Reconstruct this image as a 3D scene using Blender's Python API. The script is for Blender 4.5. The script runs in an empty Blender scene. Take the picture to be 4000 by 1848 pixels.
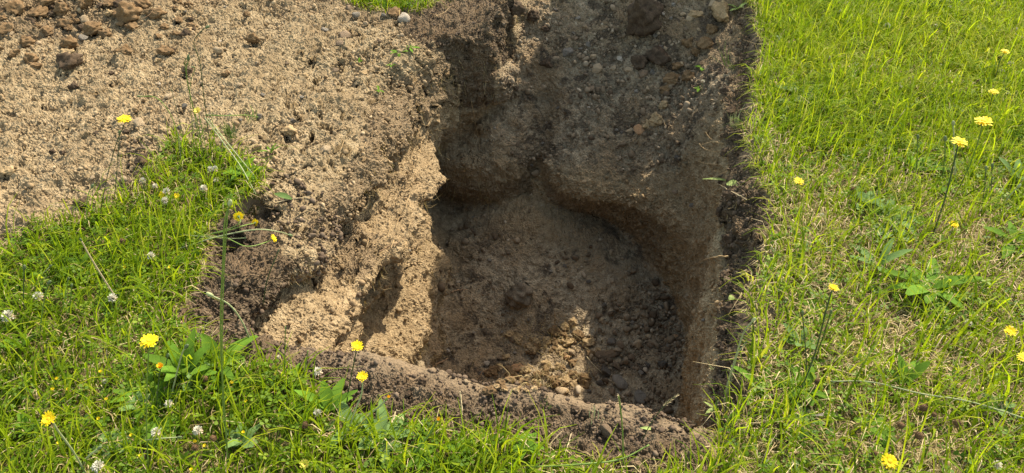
import bpy, bmesh, math, random
import numpy as np
from mathutils import Vector, Matrix, Quaternion
from mathutils.bvhtree import BVHTree

# ------------------------------------------------------------------ camera, sky, sun, exposure
SC = bpy.context.scene
COL = SC.collection
CAM_H, PITCH, FPX = 1.30, math.radians(40.0), 3080.0      # metres, below the horizon, focal length in photo pixels
cam_d = bpy.data.cameras.new("camera"); cam = bpy.data.objects.new("camera", cam_d); COL.objects.link(cam)
cam.location = (0, 0, CAM_H); cam.rotation_euler = (math.radians(90) - PITCH, 0, 0)
cam_d.sensor_width = 36.0; cam_d.lens = 36.0 * FPX / 4000.0; cam_d.clip_start = 0.02; cam_d.clip_end = 2000
SC.camera = cam
SUN_EL, SUN_AZ = math.radians(45.0), math.radians(36.0)   # azimuth from +Y towards +X
world = bpy.data.worlds.new("World"); SC.world = world; world.use_nodes = True
wn = world.node_tree
sky = wn.nodes.new("ShaderNodeTexSky"); sky.sky_type = 'NISHITA'; sky.sun_disc = False
sky.sun_elevation = SUN_EL; sky.sun_rotation = SUN_AZ
wn.nodes["Background"].inputs[1].default_value = 0.15
hz_ = wn.nodes.new("ShaderNodeMix"); hz_.data_type = 'RGBA'; hz_.blend_type = 'MULTIPLY'; hz_.inputs[0].default_value = 1.0
hz_.inputs[7].default_value = (1.16, 1.0, .74, 1)          # a hazy, warm-balanced summer sky
wn.links.new(sky.outputs[0], hz_.inputs[6]); wn.links.new(hz_.outputs[2], wn.nodes["Background"].inputs[0])
sun_d = bpy.data.lights.new("sun", 'SUN'); sun_d.energy = 3.0; sun_d.angle = math.radians(0.6); sun_d.color = (1.0, 0.92, 0.76)
sun = bpy.data.objects.new("sun", sun_d); COL.objects.link(sun)
SUNV = Vector((math.sin(SUN_AZ) * math.cos(SUN_EL), math.cos(SUN_AZ) * math.cos(SUN_EL), math.sin(SUN_EL)))
sun.rotation_euler = SUNV.to_track_quat('Z', 'Y').to_euler(); sun.location = SUNV * 20
SC.view_settings.view_transform = 'Standard'; SC.view_settings.look = 'None'
SC.view_settings.exposure = 1.85; SC.view_settings.gamma = 1.0

RNG = np.random.default_rng(11)
random.seed(5)
C40, S40 = math.cos(PITCH), math.sin(PITCH)
def ray(u, v):
    a, b = (u - 2000) / FPX, (v - 924) / FPX
    return Vector((a, C40 - b * S40, -S40 - b * C40))
def G(u, v, z=0.0):                       # where the sight line of a photo point meets the level z
    d = ray(u, v); t = (z - CAM_H) / d.z
    return (d.x * t, d.y * t)
def to_px(p):
    y, z = p[1], p[2] - CAM_H
    dep = y * C40 - z * S40
    return 2000 + FPX * p[0] / dep, 924 - FPX * (y * S40 + z * C40) / dep

# ------------------------------------------------------------------ noise helpers (numpy)
def _h(ix, iy, iz, seed):
    n = (ix.astype(np.uint32) * np.uint32(374761393) + iy.astype(np.uint32) * np.uint32(668265263)
         + iz.astype(np.uint32) * np.uint32(2147483647) + np.uint32(seed * 1274126177 & 0xffffffff))
    n = (n ^ (n >> np.uint32(13))) * np.uint32(1274126177)
    n = (n ^ (n >> np.uint32(15))) * np.uint32(2246822519)
    return n ^ (n >> np.uint32(16))
def perlin(x, y, z, seed=0):
    xi, yi, zi = np.floor(x), np.floor(y), np.floor(z)
    fx, fy, fz = x - xi, y - yi, z - zi
    xi, yi, zi = xi.astype(np.int64), yi.astype(np.int64), zi.astype(np.int64)
    q = lambda t: t * t * t * (t * (t * 6 - 15) + 10)
    ux, uy, uz = q(fx), q(fy), q(fz)
    out = 0
    for dx in (0, 1):
        for dy in (0, 1):
            for dz in (0, 1):
                n = _h(xi + dx, yi + dy, zi + dz, seed)
                gx = (n & np.uint32(1023)).astype(np.float32) / 511.5 - 1
                gy = ((n >> np.uint32(10)) & np.uint32(1023)).astype(np.float32) / 511.5 - 1
                gz = ((n >> np.uint32(20)) & np.uint32(1023)).astype(np.float32) / 511.5 - 1
                d = gx * (fx - dx) + gy * (fy - dy) + gz * (fz - dz)
                out = out + d * (ux if dx else 1 - ux) * (uy if dy else 1 - uy) * (uz if dz else 1 - uz)
    return out
def fbm(x, y, z, seed=0, octs=3):
    o, a = 0, 1.0
    for k in range(octs):
        o = o + a * perlin(x * 2 ** k, y * 2 ** k, z * 2 ** k, seed + 7 * k); a *= .5
    return o
def ss(a, b, x):
    t = np.clip((x - a) / (b - a), 0, 1); return t * t * (3 - 2 * t)
def gs(x, sg): return np.exp(-(x / sg) ** 2)
def smax(a, b, k):
    h = np.clip(.5 + .5 * (a - b) / k, 0, 1); return b * (1 - h) + a * h + k * h * (1 - h)
def in_poly(x, y, poly):
    ins = np.zeros(x.shape, bool); n = len(poly)
    for i in range(n):
        (x0, y0), (x1, y1) = poly[i], poly[(i + 1) % n]
        if y0 == y1: continue
        c = ((y0 > y) != (y1 > y)) & (x < (x1 - x0) * (y - y0) / (y1 - y0) + x0)
        ins ^= c
    return ins

# ------------------------------------------------------------------ the plan of the place: where turf grows
LAWN_LEFT = [G(*p) for p in [(-700, 1090), (0, 965), (200, 905), (350, 850), (450, 790), (560, 720), (690, 610), (760, 575), (860, 590),
    (960, 650), (1050, 720), (1010, 790), (900, 850), (830, 930), (800, 1040), (740, 1150), (640, 1230), (700, 1290), (900, 1412),
    (1110, 1468), (1210, 1552), (1370, 1625), (1550, 1682), (1750, 1690), (1900, 1722), (2080, 1760), (2300, 1815), (2600, 1872),
    (2790, 1870), (2800, 2300), (-700, 2300)]]
LAWN_RIGHT = [G(*p) for p in [(2800, 2300), (2790, 1720), (2863, 1560), (2898, 1400), (2943, 1300), (2938, 1150), (2983, 1020), (3008, 900),
    (2988, 780), (2938, 690), (2913, 560), (2928, 420), (2968, 300), (2998, 180), (2940, 60), (2930, -260), (5200, -260), (5200, 2300)]]
LAWN_TOP = [G(*p) for p in [(1380, 12), (1450, 40), (1540, 52), (1680, 45), (1740, -20), (1740, -300), (700, -300), (1000, -120), (1250, -30)]]
X0, X1, Y0, Y1, Z0, Z1 = -2.4, 2.4, 0.56, 3.9, -1.22, 0.42
mx = np.arange(X0, X1 + .001, .02); my = np.arange(Y0, Y1 + .001, .02)
MX, MY = np.meshgrid(mx, my, indexing='ij')
wob = 0.07
NX = MX + wob * fbm(MX * 5.5, MY * 5.5, MX * 0 + .5, 3, 3); NY = MY + wob * fbm(MX * 5.5, MY * 5.5, MX * 0 + 4.5, 4, 3)
def soft(m, n):
    m = m.astype(np.float32)
    for _ in range(n):
        p = np.pad(m, 1, mode='edge')
        m = (p[:-2, 1:-1] + p[2:, 1:-1] + p[1:-1, :-2] + p[1:-1, 2:] + 2 * p[1:-1, 1:-1]) / 6
    return m
LM_L, LM_R, LM_T = in_poly(NX, NY, LAWN_LEFT), in_poly(NX, NY, LAWN_RIGHT), in_poly(NX, NY, LAWN_TOP)
LAWN2D = soft(LM_L | LM_R | LM_T, 2)
def samp(grid, x, y):
    fx = np.clip((x - X0) / .02, 0, grid.shape[0] - 1.001); fy = np.clip((y - Y0) / .02, 0, grid.shape[1] - 1.001)
    i, j = fx.astype(int), fy.astype(int); fx, fy = fx - i, fy - j
    return (grid[i, j] * (1 - fx) + grid[i + 1, j] * fx) * (1 - fy) + (grid[i, j + 1] * (1 - fx) + grid[i + 1, j + 1] * fx) * fy
ES, EW, OX, OY = (.2425, .9701), (.9701, -.2425), .416, 1.0     # the pit's own axes: s along it, w across it (0 = right rim, -1 = left rim)
def SW(x, y):
    return (x - OX) * ES[0] + (y - OY) * ES[1], (x - OX) * EW[0] + (y - OY) * EW[1]
def XY(s, w): return OX + s * ES[0] + w * EW[0], OY + s * ES[1] + w * EW[1]
S2, W2 = SW(MX, MY)
SAND2D = soft((W2 < -.95) & (S2 > .12) & (LAWN2D < .5), 5)
HEIGHT = .010 * fbm(MX * 2.2, MY * 2.2, MX * 0, 21, 2) + SAND2D * (.035 + .05 * fbm(MX * 2.6, MY * 2.6, MX * 0 + 2, 22, 3)
          + .22 * ss(-1.2, -2.5, MX) * ss(1.9, 3.3, MY) - .05 * ss(-1.7, -1.1, W2) * ss(.5, .8, S2))
FRONT = ss(.0, -.05, S2) * ss(-1.15, -1.05, W2) * (1 - ss(-.02, .06, W2)) * (1 - LAWN2D)
HEIGHT = HEIGHT + FRONT * (-.012 * ss(-.12, .0, S2) + .034 * fbm(MX * 9, MY * 9, MX * 0 + 8, 48, 3))

# ------------------------------------------------------------------ the ground with the pit in it, as a distance field
H = .017
gx = np.arange(X0, X1 + H, H, dtype=np.float32); gy = np.arange(Y0, Y1 + H, H, dtype=np.float32); gz = np.arange(Z0, Z1 + H, H, dtype=np.float32)
HOLLOWS = [(*G(985, 812), -.01, .055), (*G(1030, 800), -.02, .045), (*G(872, 945), .0, .05), (*G(2745, 330), -.16, .05)]
def field(x, y, z, h):
    s, w = SW(x, y)
    rw = perlin(s * 4.3 + 2, z * 3, 0 * s + .5, 44) + .6 * perlin(s * 11, z * 7, 0 * s + 3.5, 45)
    R = (.125 + .15 * rw) * ss(-.17, -.01, z) + .018 * rw + .75 * np.minimum(z + .06, 0) * ss(1.05, 2.0, s)
    wid = (.06 + .12 * ss(.10, .5, s)) * (1 - .4 * ss(1.1, 1.55, s)); zt = .075 + .13 * ss(.75, 1.4, s)
    lean = 1 - ss(1.2, 1.5, s)
    L = -1.0 + lean * (-.085 + .165 * np.clip((-z - .09) / .86, 0, 1))
    L = L - wid * np.clip((z + zt) / zt, 0, 1.15) ** 1.15 * (1 - ss(1.46, 1.60, s))
    L = L + .08 * ss(1.5, 1.58, s) + .10 * gs(z + .26, .075) * ss(1.5, 1.57, s) * (1 - ss(1.72, 1.85, s)) \
          - .20 * gs(z + .66, .22) * ss(1.05, 1.3, s) + .04 * ss(-.72, -.92, z) * ss(.3, .6, s) * (1 - ss(.95, 1.1, s))
    la = ss(1.25, 1.0, s) * ss(-.08, .1, s) * (1.75 + 1.2 * perlin(s * 3.1 + 5, z * 4, 0 * s + 4.5, 53)); wv = .035 * perlin(s * 5, z * 2, 0 * s + 1.5, 49) + .018 * perlin(s * 13, z * 4, 0 * s + 2.5, 50)
    L = L + la * (.062 * gs(z + .215 + .10 * s + wv, .042) - .055 * gs(z + .135 + .09 * s + wv * 1.5, .028) - .065 * gs(z + .325 + .10 * s + wv, .036)
          + .085 * gs(z + .43 + wv * .6, .042) * gs(s - .80, .24) - .12 * gs(z + .545 + wv, .075) * gs(s - .70, .32) + .04 * gs(z + .70, .07) * gs(s - .6, .3))
    L = L + .12 * ss(1.75, 2.1, s) * ss(-.05, -.4, z)
    Fr = -(.030 + .055 * perlin(w * 6, z * 5, 0 * w + 6.5, 46) + .040 * perlin(w * 15, z * 9, 0 * w + 2.5, 54)) * ss(-.07, -.0, z)
    B = 1.50 + np.maximum(z + .56, 0) / .72
    B = B - .06 * gs(z + .60, .07) * ss(-.64, -.5, w) + .14 * gs(z + .86, .10) * ss(-.68, -.55, w) * (1 - .6 * ss(-.3, -.05, w)) \
          + .15 * gs(w + .72, .058) * ss(-.26, -.5, z) - .10 * gs(w + .71, .035) * ss(-.60, -.72, z) - .03 * ss(-.8, -.9, w) + .07 * gs(z + .83, .10) * ss(-.76, -.88, w)
    dist = np.sqrt((s - 1.50) ** 2 + ((w + .72) * .8) ** 2 + .003)
    Fl = smax(-.985 + .03 * ss(1.0, 1.5, s), -.69 - .52 * dist, .05) + .02 * ss(.9, 1.5, s) * ss(-.6, -.2, w)
    dr, dl, df, db, dfl = w - R, L - w, Fr - s, s - B, Fl - z
    pit = smax(dr, db, .05 + .15 * ss(-.05, -.35, z) * (1 - .75 * ss(-.8, -.95, z)))
    pit = smax(pit, dl, .05); pit = smax(pit, df, .03); pit = smax(pit, dfl, .04)
    for cx, cy, cz, r in HOLLOWS:
        pit = -smax(-pit, r - np.sqrt((x - cx) ** 2 + (y - cy) ** 2 + (1.3 * (z - cz)) ** 2) * 1.0, .02) if False else np.minimum(pit, np.sqrt((x - cx) ** 2 + (y - cy) ** 2 + (1.2 * (z - cz)) ** 2) - r)
    g = z - h
    return smax(g, -pit, .035 - .02 * ss(.1, .0, s)), pit, s, w
SHP = (len(gx), len(gy), len(gz))
VAL = np.empty(SHP, np.float32)
Xg, Yg = np.meshgrid(gx, gy, indexing='ij')
Hg = samp(HEIGHT, Xg, Yg).astype(np.float32)
for k, zz in enumerate(gz):
    VAL[:, :, k] = field(Xg, Yg, np.full_like(Xg, zz), Hg)[0]
near = np.nonzero(np.abs(VAL) < .16)
bx, by, bz = gx[near[0]], gy[near[1]], gz[near[2]]
_, pitd, bs, bw = field(bx, by, bz, Hg[near[0], near[1]])
inpit = ss(.12, -.02, pitd)                     # near the pit's own surface
leftw = ss(-.75, -.95, bw) * ss(1.5, 1.3, bs)
wp_ = .9 * perlin(bs * 3.2, bz * 3.2, bw * 3, 31) + .4 * perlin(bs * 9, bz * 9, bw * 9, 34)
rib = perlin(bs * 1.7 + 3, bz * 9.5 - bs * 2.2 + wp_, bw * 1.5, 32) * 1.9 + .45
rough = fbm(bx * 7, by * 7, bz * 7, 33, 3)
amp = .012 * inpit * ss(.0, -.1, bz) + .002
dn = amp * rough - leftw * inpit * ss(-.05, -.2, bz) * (.030 * perlin(bs * 2.6 + 8, bz * 23 - bs * 3 + 1.6 * wp_, bw * 2, 55) + .050 * (rib - .45) + (.034 + .034 * ss(-.36, -.22, bz)) * fbm(bx * 10, by * 10, bz * 8, 35, 2))
flute = perlin(bs * 9, bz * 1.2, bw * 0 + 7, 36)
dn = dn + ss(-.15, -.02, bw) * inpit * ss(-.12, -.2, bz) * (.034 * flute + .030 * fbm(bs * 8, bz * 8, bw * 8, 47, 3))
edge = ss(-.17, -.09, bz) * inpit * ss(-.02, .05, np.maximum(bw, np.maximum(-bs, -1.02 - bw)))
dn = dn + edge * .03 * fbm(bx * 9, by * 9, bz * 14, 37, 3)
sl = ss(1.5, 1.75, bs) * ss(-.6, -.5, bz) * inpit
dn = dn - sl * .025 * perlin(bw * 6, bs * 2, bz * 0, 38) - ss(1.36, 1.44, bs) * leftw * 0
blk = ss(1.5, 1.58, bs) * ss(-.7, -.9, bw) * inpit
dn = dn - blk * .085 * fbm(bx * 8, by * 8, bz * 8, 39, 3)
VAL[near] += dn.astype(np.float32)

def surface_nets(val, ox, oy, oz, h):
    ins = val < 0
    c = np.zeros(tuple(n - 1 for n in val.shape), np.uint8)
    for dx in (0, 1):
        for dy in (0, 1):
            for dz in (0, 1):
                c += ins[dx:val.shape[0] - 1 + dx, dy:val.shape[1] - 1 + dy, dz:val.shape[2] - 1 + dz]
    act = np.nonzero((c > 0) & (c < 8))
    idx = np.full(c.shape, -1, np.int32); idx[act] = np.arange(len(act[0]))
    cor = {}
    for dx in (0, 1):
        for dy in (0, 1):
            for dz in (0, 1):
                cor[dx, dy, dz] = val[act[0] + dx, act[1] + dy, act[2] + dz]
    pos = np.zeros((len(act[0]), 3)); cnt = np.zeros(len(act[0]))
    for a in cor:
        for ax in range(3):
            if a[ax]: continue
            b = list(a); b[ax] = 1; b = tuple(b)
            va, vb = cor[a], cor[b]; m = (va < 0) != (vb < 0)
            t = np.where(m, va / np.where(m, va - vb, 1), 0)
            for q in range(3):
                pos[:, q] += np.where(m, a[q] + (t if q == ax else 0), 0)
            cnt += m
    pos = pos / cnt[:, None] + np.stack(act, 1)
    pos = pos * h + np.array([ox, oy, oz])
    quads = []
    for ax in range(3):
        o1, o2 = [(1, 2), (2, 0), (0, 1)][ax]
        sa = [slice(None)] * 3; sb = [slice(None)] * 3; sa[ax] = slice(0, -1); sb[ax] = slice(1, None)
        A, Bv = ins[tuple(sa)], ins[tuple(sb)]
        e = np.nonzero(A != Bv)
        e = np.stack(e, 1)
        ok = (e[:, o1] >= 1) & (e[:, o2] >= 1) & (e[:, o1] < c.shape[o1]) & (e[:, o2] < c.shape[o2])
        e = e[ok]
        def cell(d1, d2):
            q = e.copy(); q[:, o1] -= d1; q[:, o2] -= d2
            return idx[q[:, 0], q[:, 1], q[:, 2]]
        f = np.stack([cell(1, 1), cell(0, 1), cell(0, 0), cell(1, 0)], 1)
        flip = ~A[e[:, 0], e[:, 1], e[:, 2]]
        f[flip] = f[flip][:, ::-1]
        quads.append(f)
    return pos, np.concatenate(quads)
GV, GF = surface_nets(VAL, X0, Y0, Z0, H)
del VAL

def mesh_from(name, verts, loops, starts, totals=None):
    me = bpy.data.meshes.new(name)
    verts = np.ascontiguousarray(verts, np.float32); loops = np.ascontiguousarray(loops, np.int32).ravel()
    me.vertices.add(len(verts)); me.vertices.foreach_set("co", verts.ravel())
    me.loops.add(len(loops)); me.loops.foreach_set("vertex_index", loops)
    me.polygons.add(len(starts)); me.polygons.foreach_set("loop_start", np.ascontiguousarray(starts, np.int32))
    me.update(calc_edges=True); me.validate()
    return me
def quad_mesh(name, verts, quads, smooth=True):
    n = len(quads); k = quads.shape[1]
    me = mesh_from(name, verts, quads, np.arange(n) * k)
    if smooth: me.polygons.foreach_set("use_smooth", np.ones(len(me.polygons), bool))
    return me
def fattr(me, name, arr):
    a = me.attributes.new(name, 'FLOAT', 'POINT'); a.data.foreach_set("value", np.ascontiguousarray(arr, np.float32))

SUBDIV = 2
tmp = bpy.data.objects.new("tmp", quad_mesh("tmp", GV, GF)); COL.objects.link(tmp)
mod = tmp.modifiers.new("s", 'SUBSURF'); mod.levels = SUBDIV; mod.render_levels = SUBDIV
dg = bpy.context.evaluated_depsgraph_get(); dg.update()
ev = tmp.evaluated_get(dg); me = ev.to_mesh()
nv, npol = len(me.vertices), len(me.polygons)
TV = np.empty(nv * 3, np.float32); me.vertices.foreach_get("co", TV); TV = TV.reshape(-1, 3)
TN = np.empty(nv * 3, np.float32); me.vertices.foreach_get("normal", TN); TN = TN.reshape(-1, 3)
TF = np.empty(npol * 4, np.int32); me.loops.foreach_get("vertex_index", TF); TF = TF.reshape(-1, 4)
ev.to_mesh_clear(); bpy.data.objects.remove(tmp)
TREE = BVHTree.FromPolygons([tuple(v) for v in GV], [tuple(int(i) for i in f) for f in GF])
EYE = Vector((0, 0, CAM_H))
def hit(u, v):                                    # the ground point and normal on the sight line of a photo point
    p, n, i, d = TREE.ray_cast(EYE, ray(u, v).normalized())
    if p is None:
        x, y = G(u, v); return Vector((x, y, 0)), Vector((0, 0, 1))
    return p, n
def drop(x, y):
    p, n, i, d = TREE.ray_cast(Vector((x, y, 1.0)), Vector((0, 0, -1)))
    return (p, n) if p is not None else (Vector((x, y, 0)), Vector((0, 0, 1)))
# ------------------------------------------------------------------ materials
def newmat(name):
    m = bpy.data.materials.new(name); m.use_nodes = True
    nt = m.node_tree; nt.nodes.clear()
    out = nt.nodes.new("ShaderNodeOutputMaterial"); bs_ = nt.nodes.new("ShaderNodeBsdfPrincipled")
    nt.links.new(bs_.outputs[0], out.inputs[0])
    return m, nt, bs_, out
def N(nt, typ, **kw):
    n = nt.nodes.new(typ)
    for k, v in kw.items():
        if k in ('op',): n.operation = v
        elif k.startswith('i_'): n.inputs[int(k[2:])].default_value = v
        else: setattr(n, k, v)
    return n
def lk(nt, a, b): nt.links.new(a, b)
def mathn(nt, op, a, b=None, c=None, clamp=False):
    n = nt.nodes.new("ShaderNodeMath"); n.operation = op; n.use_clamp = clamp
    for i, v in enumerate((a, b, c)):
        if v is None: continue
        if isinstance(v, (int, float)): n.inputs[i].default_value = v
        else: nt.links.new(v, n.inputs[i])
    return n.outputs[0]
def mixc(nt, fac, a, b, blend='MIX'):
    n = nt.nodes.new("ShaderNodeMix"); n.data_type = 'RGBA'; n.blend_type = blend
    for i, v in ((0, fac), (6, a), (7, b)):
        if isinstance(v, (int, float)): n.inputs[i].default_value = v
        elif isinstance(v, tuple): n.inputs[i].default_value = (*v, 1) if len(v) == 3 else v
        else: nt.links.new(v, n.inputs[i])
    return n.outputs[2]
def noise(nt, co, scale, detail=2.0, rough=.5, dist=0.0):
    n = nt.nodes.new("ShaderNodeTexNoise"); n.inputs['Scale'].default_value = scale; n.inputs['Detail'].default_value = detail
    n.inputs['Roughness'].default_value = rough; n.inputs['Distortion'].default_value = dist
    nt.links.new(co, n.inputs['Vector']); return n.outputs['Fac']
def voro(nt, co, scale, feature='F1', rnd=1.0, out='Distance'):
    n = nt.nodes.new("ShaderNodeTexVoronoi"); n.feature = feature; n.inputs['Scale'].default_value = scale
    n.inputs['Randomness'].default_value = rnd
    nt.links.new(co, n.inputs['Vector']); return n.outputs[out]
def ramp(nt, fac, stops, interp='LINEAR'):
    n = nt.nodes.new("ShaderNodeValToRGB"); r = n.color_ramp; r.interpolation = interp
    while len(r.elements) < len(stops): r.elements.new(.5)
    for e, (p, c) in zip(r.elements, stops): e.position = p; e.color = (*c, 1)
    nt.links.new(fac, n.inputs[0]); return n.outputs[0]
def attr(nt, name):
    n = nt.nodes.new("ShaderNodeAttribute"); n.attribute_name = name; return n.outputs['Fac']

def soil_material(name):
    """Bare earth: pale coarse sand, dark crumbly topsoil where 'topsoil' is 1, grey gravelly sand where 'gravelly' is 1."""
    m, nt, bs_, out = newmat(name)
    m.displacement_method = 'BOTH'
    geo = nt.nodes.new("ShaderNodeNewGeometry"); pos = geo.outputs['Position']
    warp = nt.nodes.new("ShaderNodeTexNoise"); warp.inputs['Scale'].default_value = 30; lk(nt, pos, warp.inputs['Vector'])
    wv = nt.nodes.new("ShaderNodeVectorMath"); wv.operation = 'MULTIPLY_ADD'
    lk(nt, warp.outputs['Color'], wv.inputs[0]); wv.inputs[1].default_value = (.02, .02, .02); lk(nt, pos, wv.inputs[2]); wpos = wv.outputs[0]
    T, Gr, Wl, Cl = attr(nt, 'topsoil'), attr(nt, 'gravelly'), attr(nt, 'cut'), attr(nt, 'clodded')
    n1 = noise(nt, pos, 5, 4, .6); n2 = noise(nt, pos, 38, 3, .6); n3 = noise(nt, pos, 240, 2, .6); n4 = noise(nt, pos, 95, 2, .55)
    sand = ramp(nt, n2, [(.28, (0.156, 0.111, 0.061)), (.5, (0.243, 0.180, 0.102)), (.72, (0.312, 0.237, 0.142))])
    sand = mixc(nt, mathn(nt, 'MULTIPLY', ss_(nt, n1, .45, .68), .6), sand, (0.156, 0.108, 0.058))
    grey = ramp(nt, n2, [(.3, (.155, .114, .070)), (.52, (.26, .20, .128)), (.75, (.36, .285, .185))])
    grey = mixc(nt, ss_(nt, n1, .40, .62), grey, (.20, .140, .080))
    dark = ramp(nt, n2, [(.3, (0.052, 0.036, 0.022)), (.5, (0.094, 0.067, 0.041)), (.75, (0.151, 0.111, 0.071))])
    dark = mixc(nt, ss_(nt, n1, .46, .66), dark, (0.126, 0.084, 0.048))
    wall = ramp(nt, n2, [(.28, (0.148, 0.101, 0.052)), (.5, (0.233, 0.165, 0.090)), (.75, (0.303, 0.223, 0.128))])
    grey = mixc(nt, ss_(nt, noise(nt, wpos, 11, 5, .65, .6), .50, .62), grey, (.085, .062, .040))
    c = mixc(nt, Wl, sand, wall); c = mixc(nt, Gr, c, grey)
    Tn = ss_(nt, mathn(nt, 'ADD', T, mathn(nt, 'MULTIPLY_ADD', n4, .5, -.25)), .35, .65)
    c = mixc(nt, Tn, c, dark)
    cl = ss_(nt, mathn(nt, 'ADD', Cl, mathn(nt, 'MULTIPLY_ADD', n2, .9, -.45)), .42, .62)
    c = mixc(nt, mathn(nt, 'MULTIPLY', cl, .68), c, (.150, .104, .060))
    c = mixc(nt, mathn(nt, 'MULTIPLY', mathn(nt, 'MULTIPLY', attr(nt, 'smear'), Tn), .75), c, (.150, .108, .066))
    grain = ramp(nt, n3, [(.32, (.62, .62, .62)), (.5, (1, 1, 1)), (.70, (1.45, 1.43, 1.40))])
    c = mixc(nt, .75, c, grain, 'MULTIPLY')
    lk(nt, c, bs_.inputs['Base Color']); bs_.inputs['Roughness'].default_value = .95; bs_.inputs['Specular IOR Level'].default_value = .15
    # relief: grains and lumps (metres)
    v2 = voro(nt, wpos, 110, 'F1'); v3 = voro(nt, wpos, 30, 'SMOOTH_F1')
    lump = noise(nt, wpos, 32, 4, .56, .3); big = noise(nt, pos, 10, 3, .5, .5)
    hs = mathn(nt, 'MULTIPLY', mathn(nt, 'SUBTRACT', n4, .5), .017)
    hs = mathn(nt, 'ADD', hs, mathn(nt, 'MULTIPLY', mathn(nt, 'SUBTRACT', lump, .5), .046))
    hs = mathn(nt, 'ADD', hs, mathn(nt, 'MULTIPLY', v2, -.0070))
    hs = mathn(nt, 'ADD', hs, mathn(nt, 'MULTIPLY', n3, .0040))
    hs = mathn(nt, 'ADD', hs, mathn(nt, 'MULTIPLY', mathn(nt, 'SUBTRACT', big, .5), mathn(nt, 'MULTIPLY_ADD', attr(nt, 'rugged'), .04, .05)))
    hs = mathn(nt, 'ADD', hs, mathn(nt, 'MULTIPLY', mathn(nt, 'SUBTRACT', n1, .5), .05))
    pits = mathn(nt, 'MULTIPLY', ss_(nt, noise(nt, wpos, 21, 3, .6, .8), .54, .66), mathn(nt, 'MULTIPLY', attr(nt, 'pitted'), -.040))
    hs = mathn(nt, 'ADD', hs, pits)
    hs = mathn(nt, 'MULTIPLY', hs, mathn(nt, 'MULTIPLY_ADD', attr(nt, 'rugged'), -.22, 1.0))
    hd = mathn(nt, 'MULTIPLY', mathn(nt, 'SUBTRACT', lump, .5), .074)
    hd = mathn(nt, 'ADD', hd, mathn(nt, 'MULTIPLY', mathn(nt, 'SUBTRACT', n4, .5), .022))
    hd = mathn(nt, 'ADD', hd, mathn(nt, 'MULTIPLY', v3, -.016))
    hd = mathn(nt, 'ADD', hd, mathn(nt, 'MULTIPLY', v2, -.011))
    hd = mathn(nt, 'ADD', hd, mathn(nt, 'MULTIPLY', n3, .005))
    hd = mathn(nt, 'ADD', hd, mathn(nt, 'MULTIPLY', mathn(nt, 'SUBTRACT', big, .5), .05))
    smear = attr(nt, 'smear')
    rough = mathn(nt, 'MAXIMUM', Tn, mathn(nt, 'MULTIPLY', cl, .30))
    rough = mathn(nt, 'MULTIPLY', rough, mathn(nt, 'SUBTRACT', 1.0, smear))
    hm = nt.nodes.new("ShaderNodeMix"); hm.data_type = 'FLOAT'
    lk(nt, rough, hm.inputs[0]); lk(nt, hs, hm.inputs[2]); lk(nt, mathn(nt, 'ADD', hd, .008), hm.inputs[3])
    hh = mathn(nt, 'MULTIPLY', hm.outputs[0], mathn(nt, 'MULTIPLY_ADD', smear, -.62, 1.0))
    hh = mathn(nt, 'MULTIPLY', hh, mathn(nt, 'MULTIPLY_ADD', attr(nt, 'calm'), -.6, 1.0))
    hh = mathn(nt, 'MULTIPLY', hh, attr(nt, 'relief'))
    dsp = nt.nodes.new("ShaderNodeDisplacement"); dsp.inputs['Midlevel'].default_value = 0; dsp.inputs['Scale'].default_value = 1.0
    lk(nt, hh, dsp.inputs['Height']); lk(nt, dsp.outputs[0], out.inputs['Displacement'])
    return m
def ss_(nt, v, a, b):
    n = nt.nodes.new("ShaderNodeMapRange"); n.interpolation_type = 'SMOOTHSTEP'; n.clamp = True
    nt.links.new(v, n.inputs[0]); n.inputs[1].default_value = a; n.inputs[2].default_value = b
    return n.outputs[0]
M_SOIL = soil_material("bare_earth")

def lawn_soil():
    m, nt, bs_, out = newmat("turf_soil")
    geo = nt.nodes.new("ShaderNodeNewGeometry"); pos = geo.outputs['Position']
    n1 = noise(nt, pos, 6, 4, .6); n2 = noise(nt, pos, 70, 4, .65); n3 = noise(nt, pos, 260, 2, .6)
    c = ramp(nt, n2, [(.3, (.040, .030, .012)), (.5, (.095, .085, .025)), (.7, (.21, .165, .070))])
    c = mixc(nt, ss_(nt, n1, .4, .7), c, (.20, .150, .066))
    lk(nt, c, bs_.inputs['Base Color']); bs_.inputs['Roughness'].default_value = .95; bs_.inputs['Specular IOR Level'].default_value = .1
    b = nt.nodes.new("ShaderNodeBump"); b.inputs['Distance'].default_value = .012
    lk(nt, mathn(nt, 'ADD', n2, mathn(nt, 'MULTIPLY', n3, .4)), b.inputs['Height']); lk(nt, b.outputs[0], bs_.inputs['Normal'])
    return m
M_TURF = lawn_soil()

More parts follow.
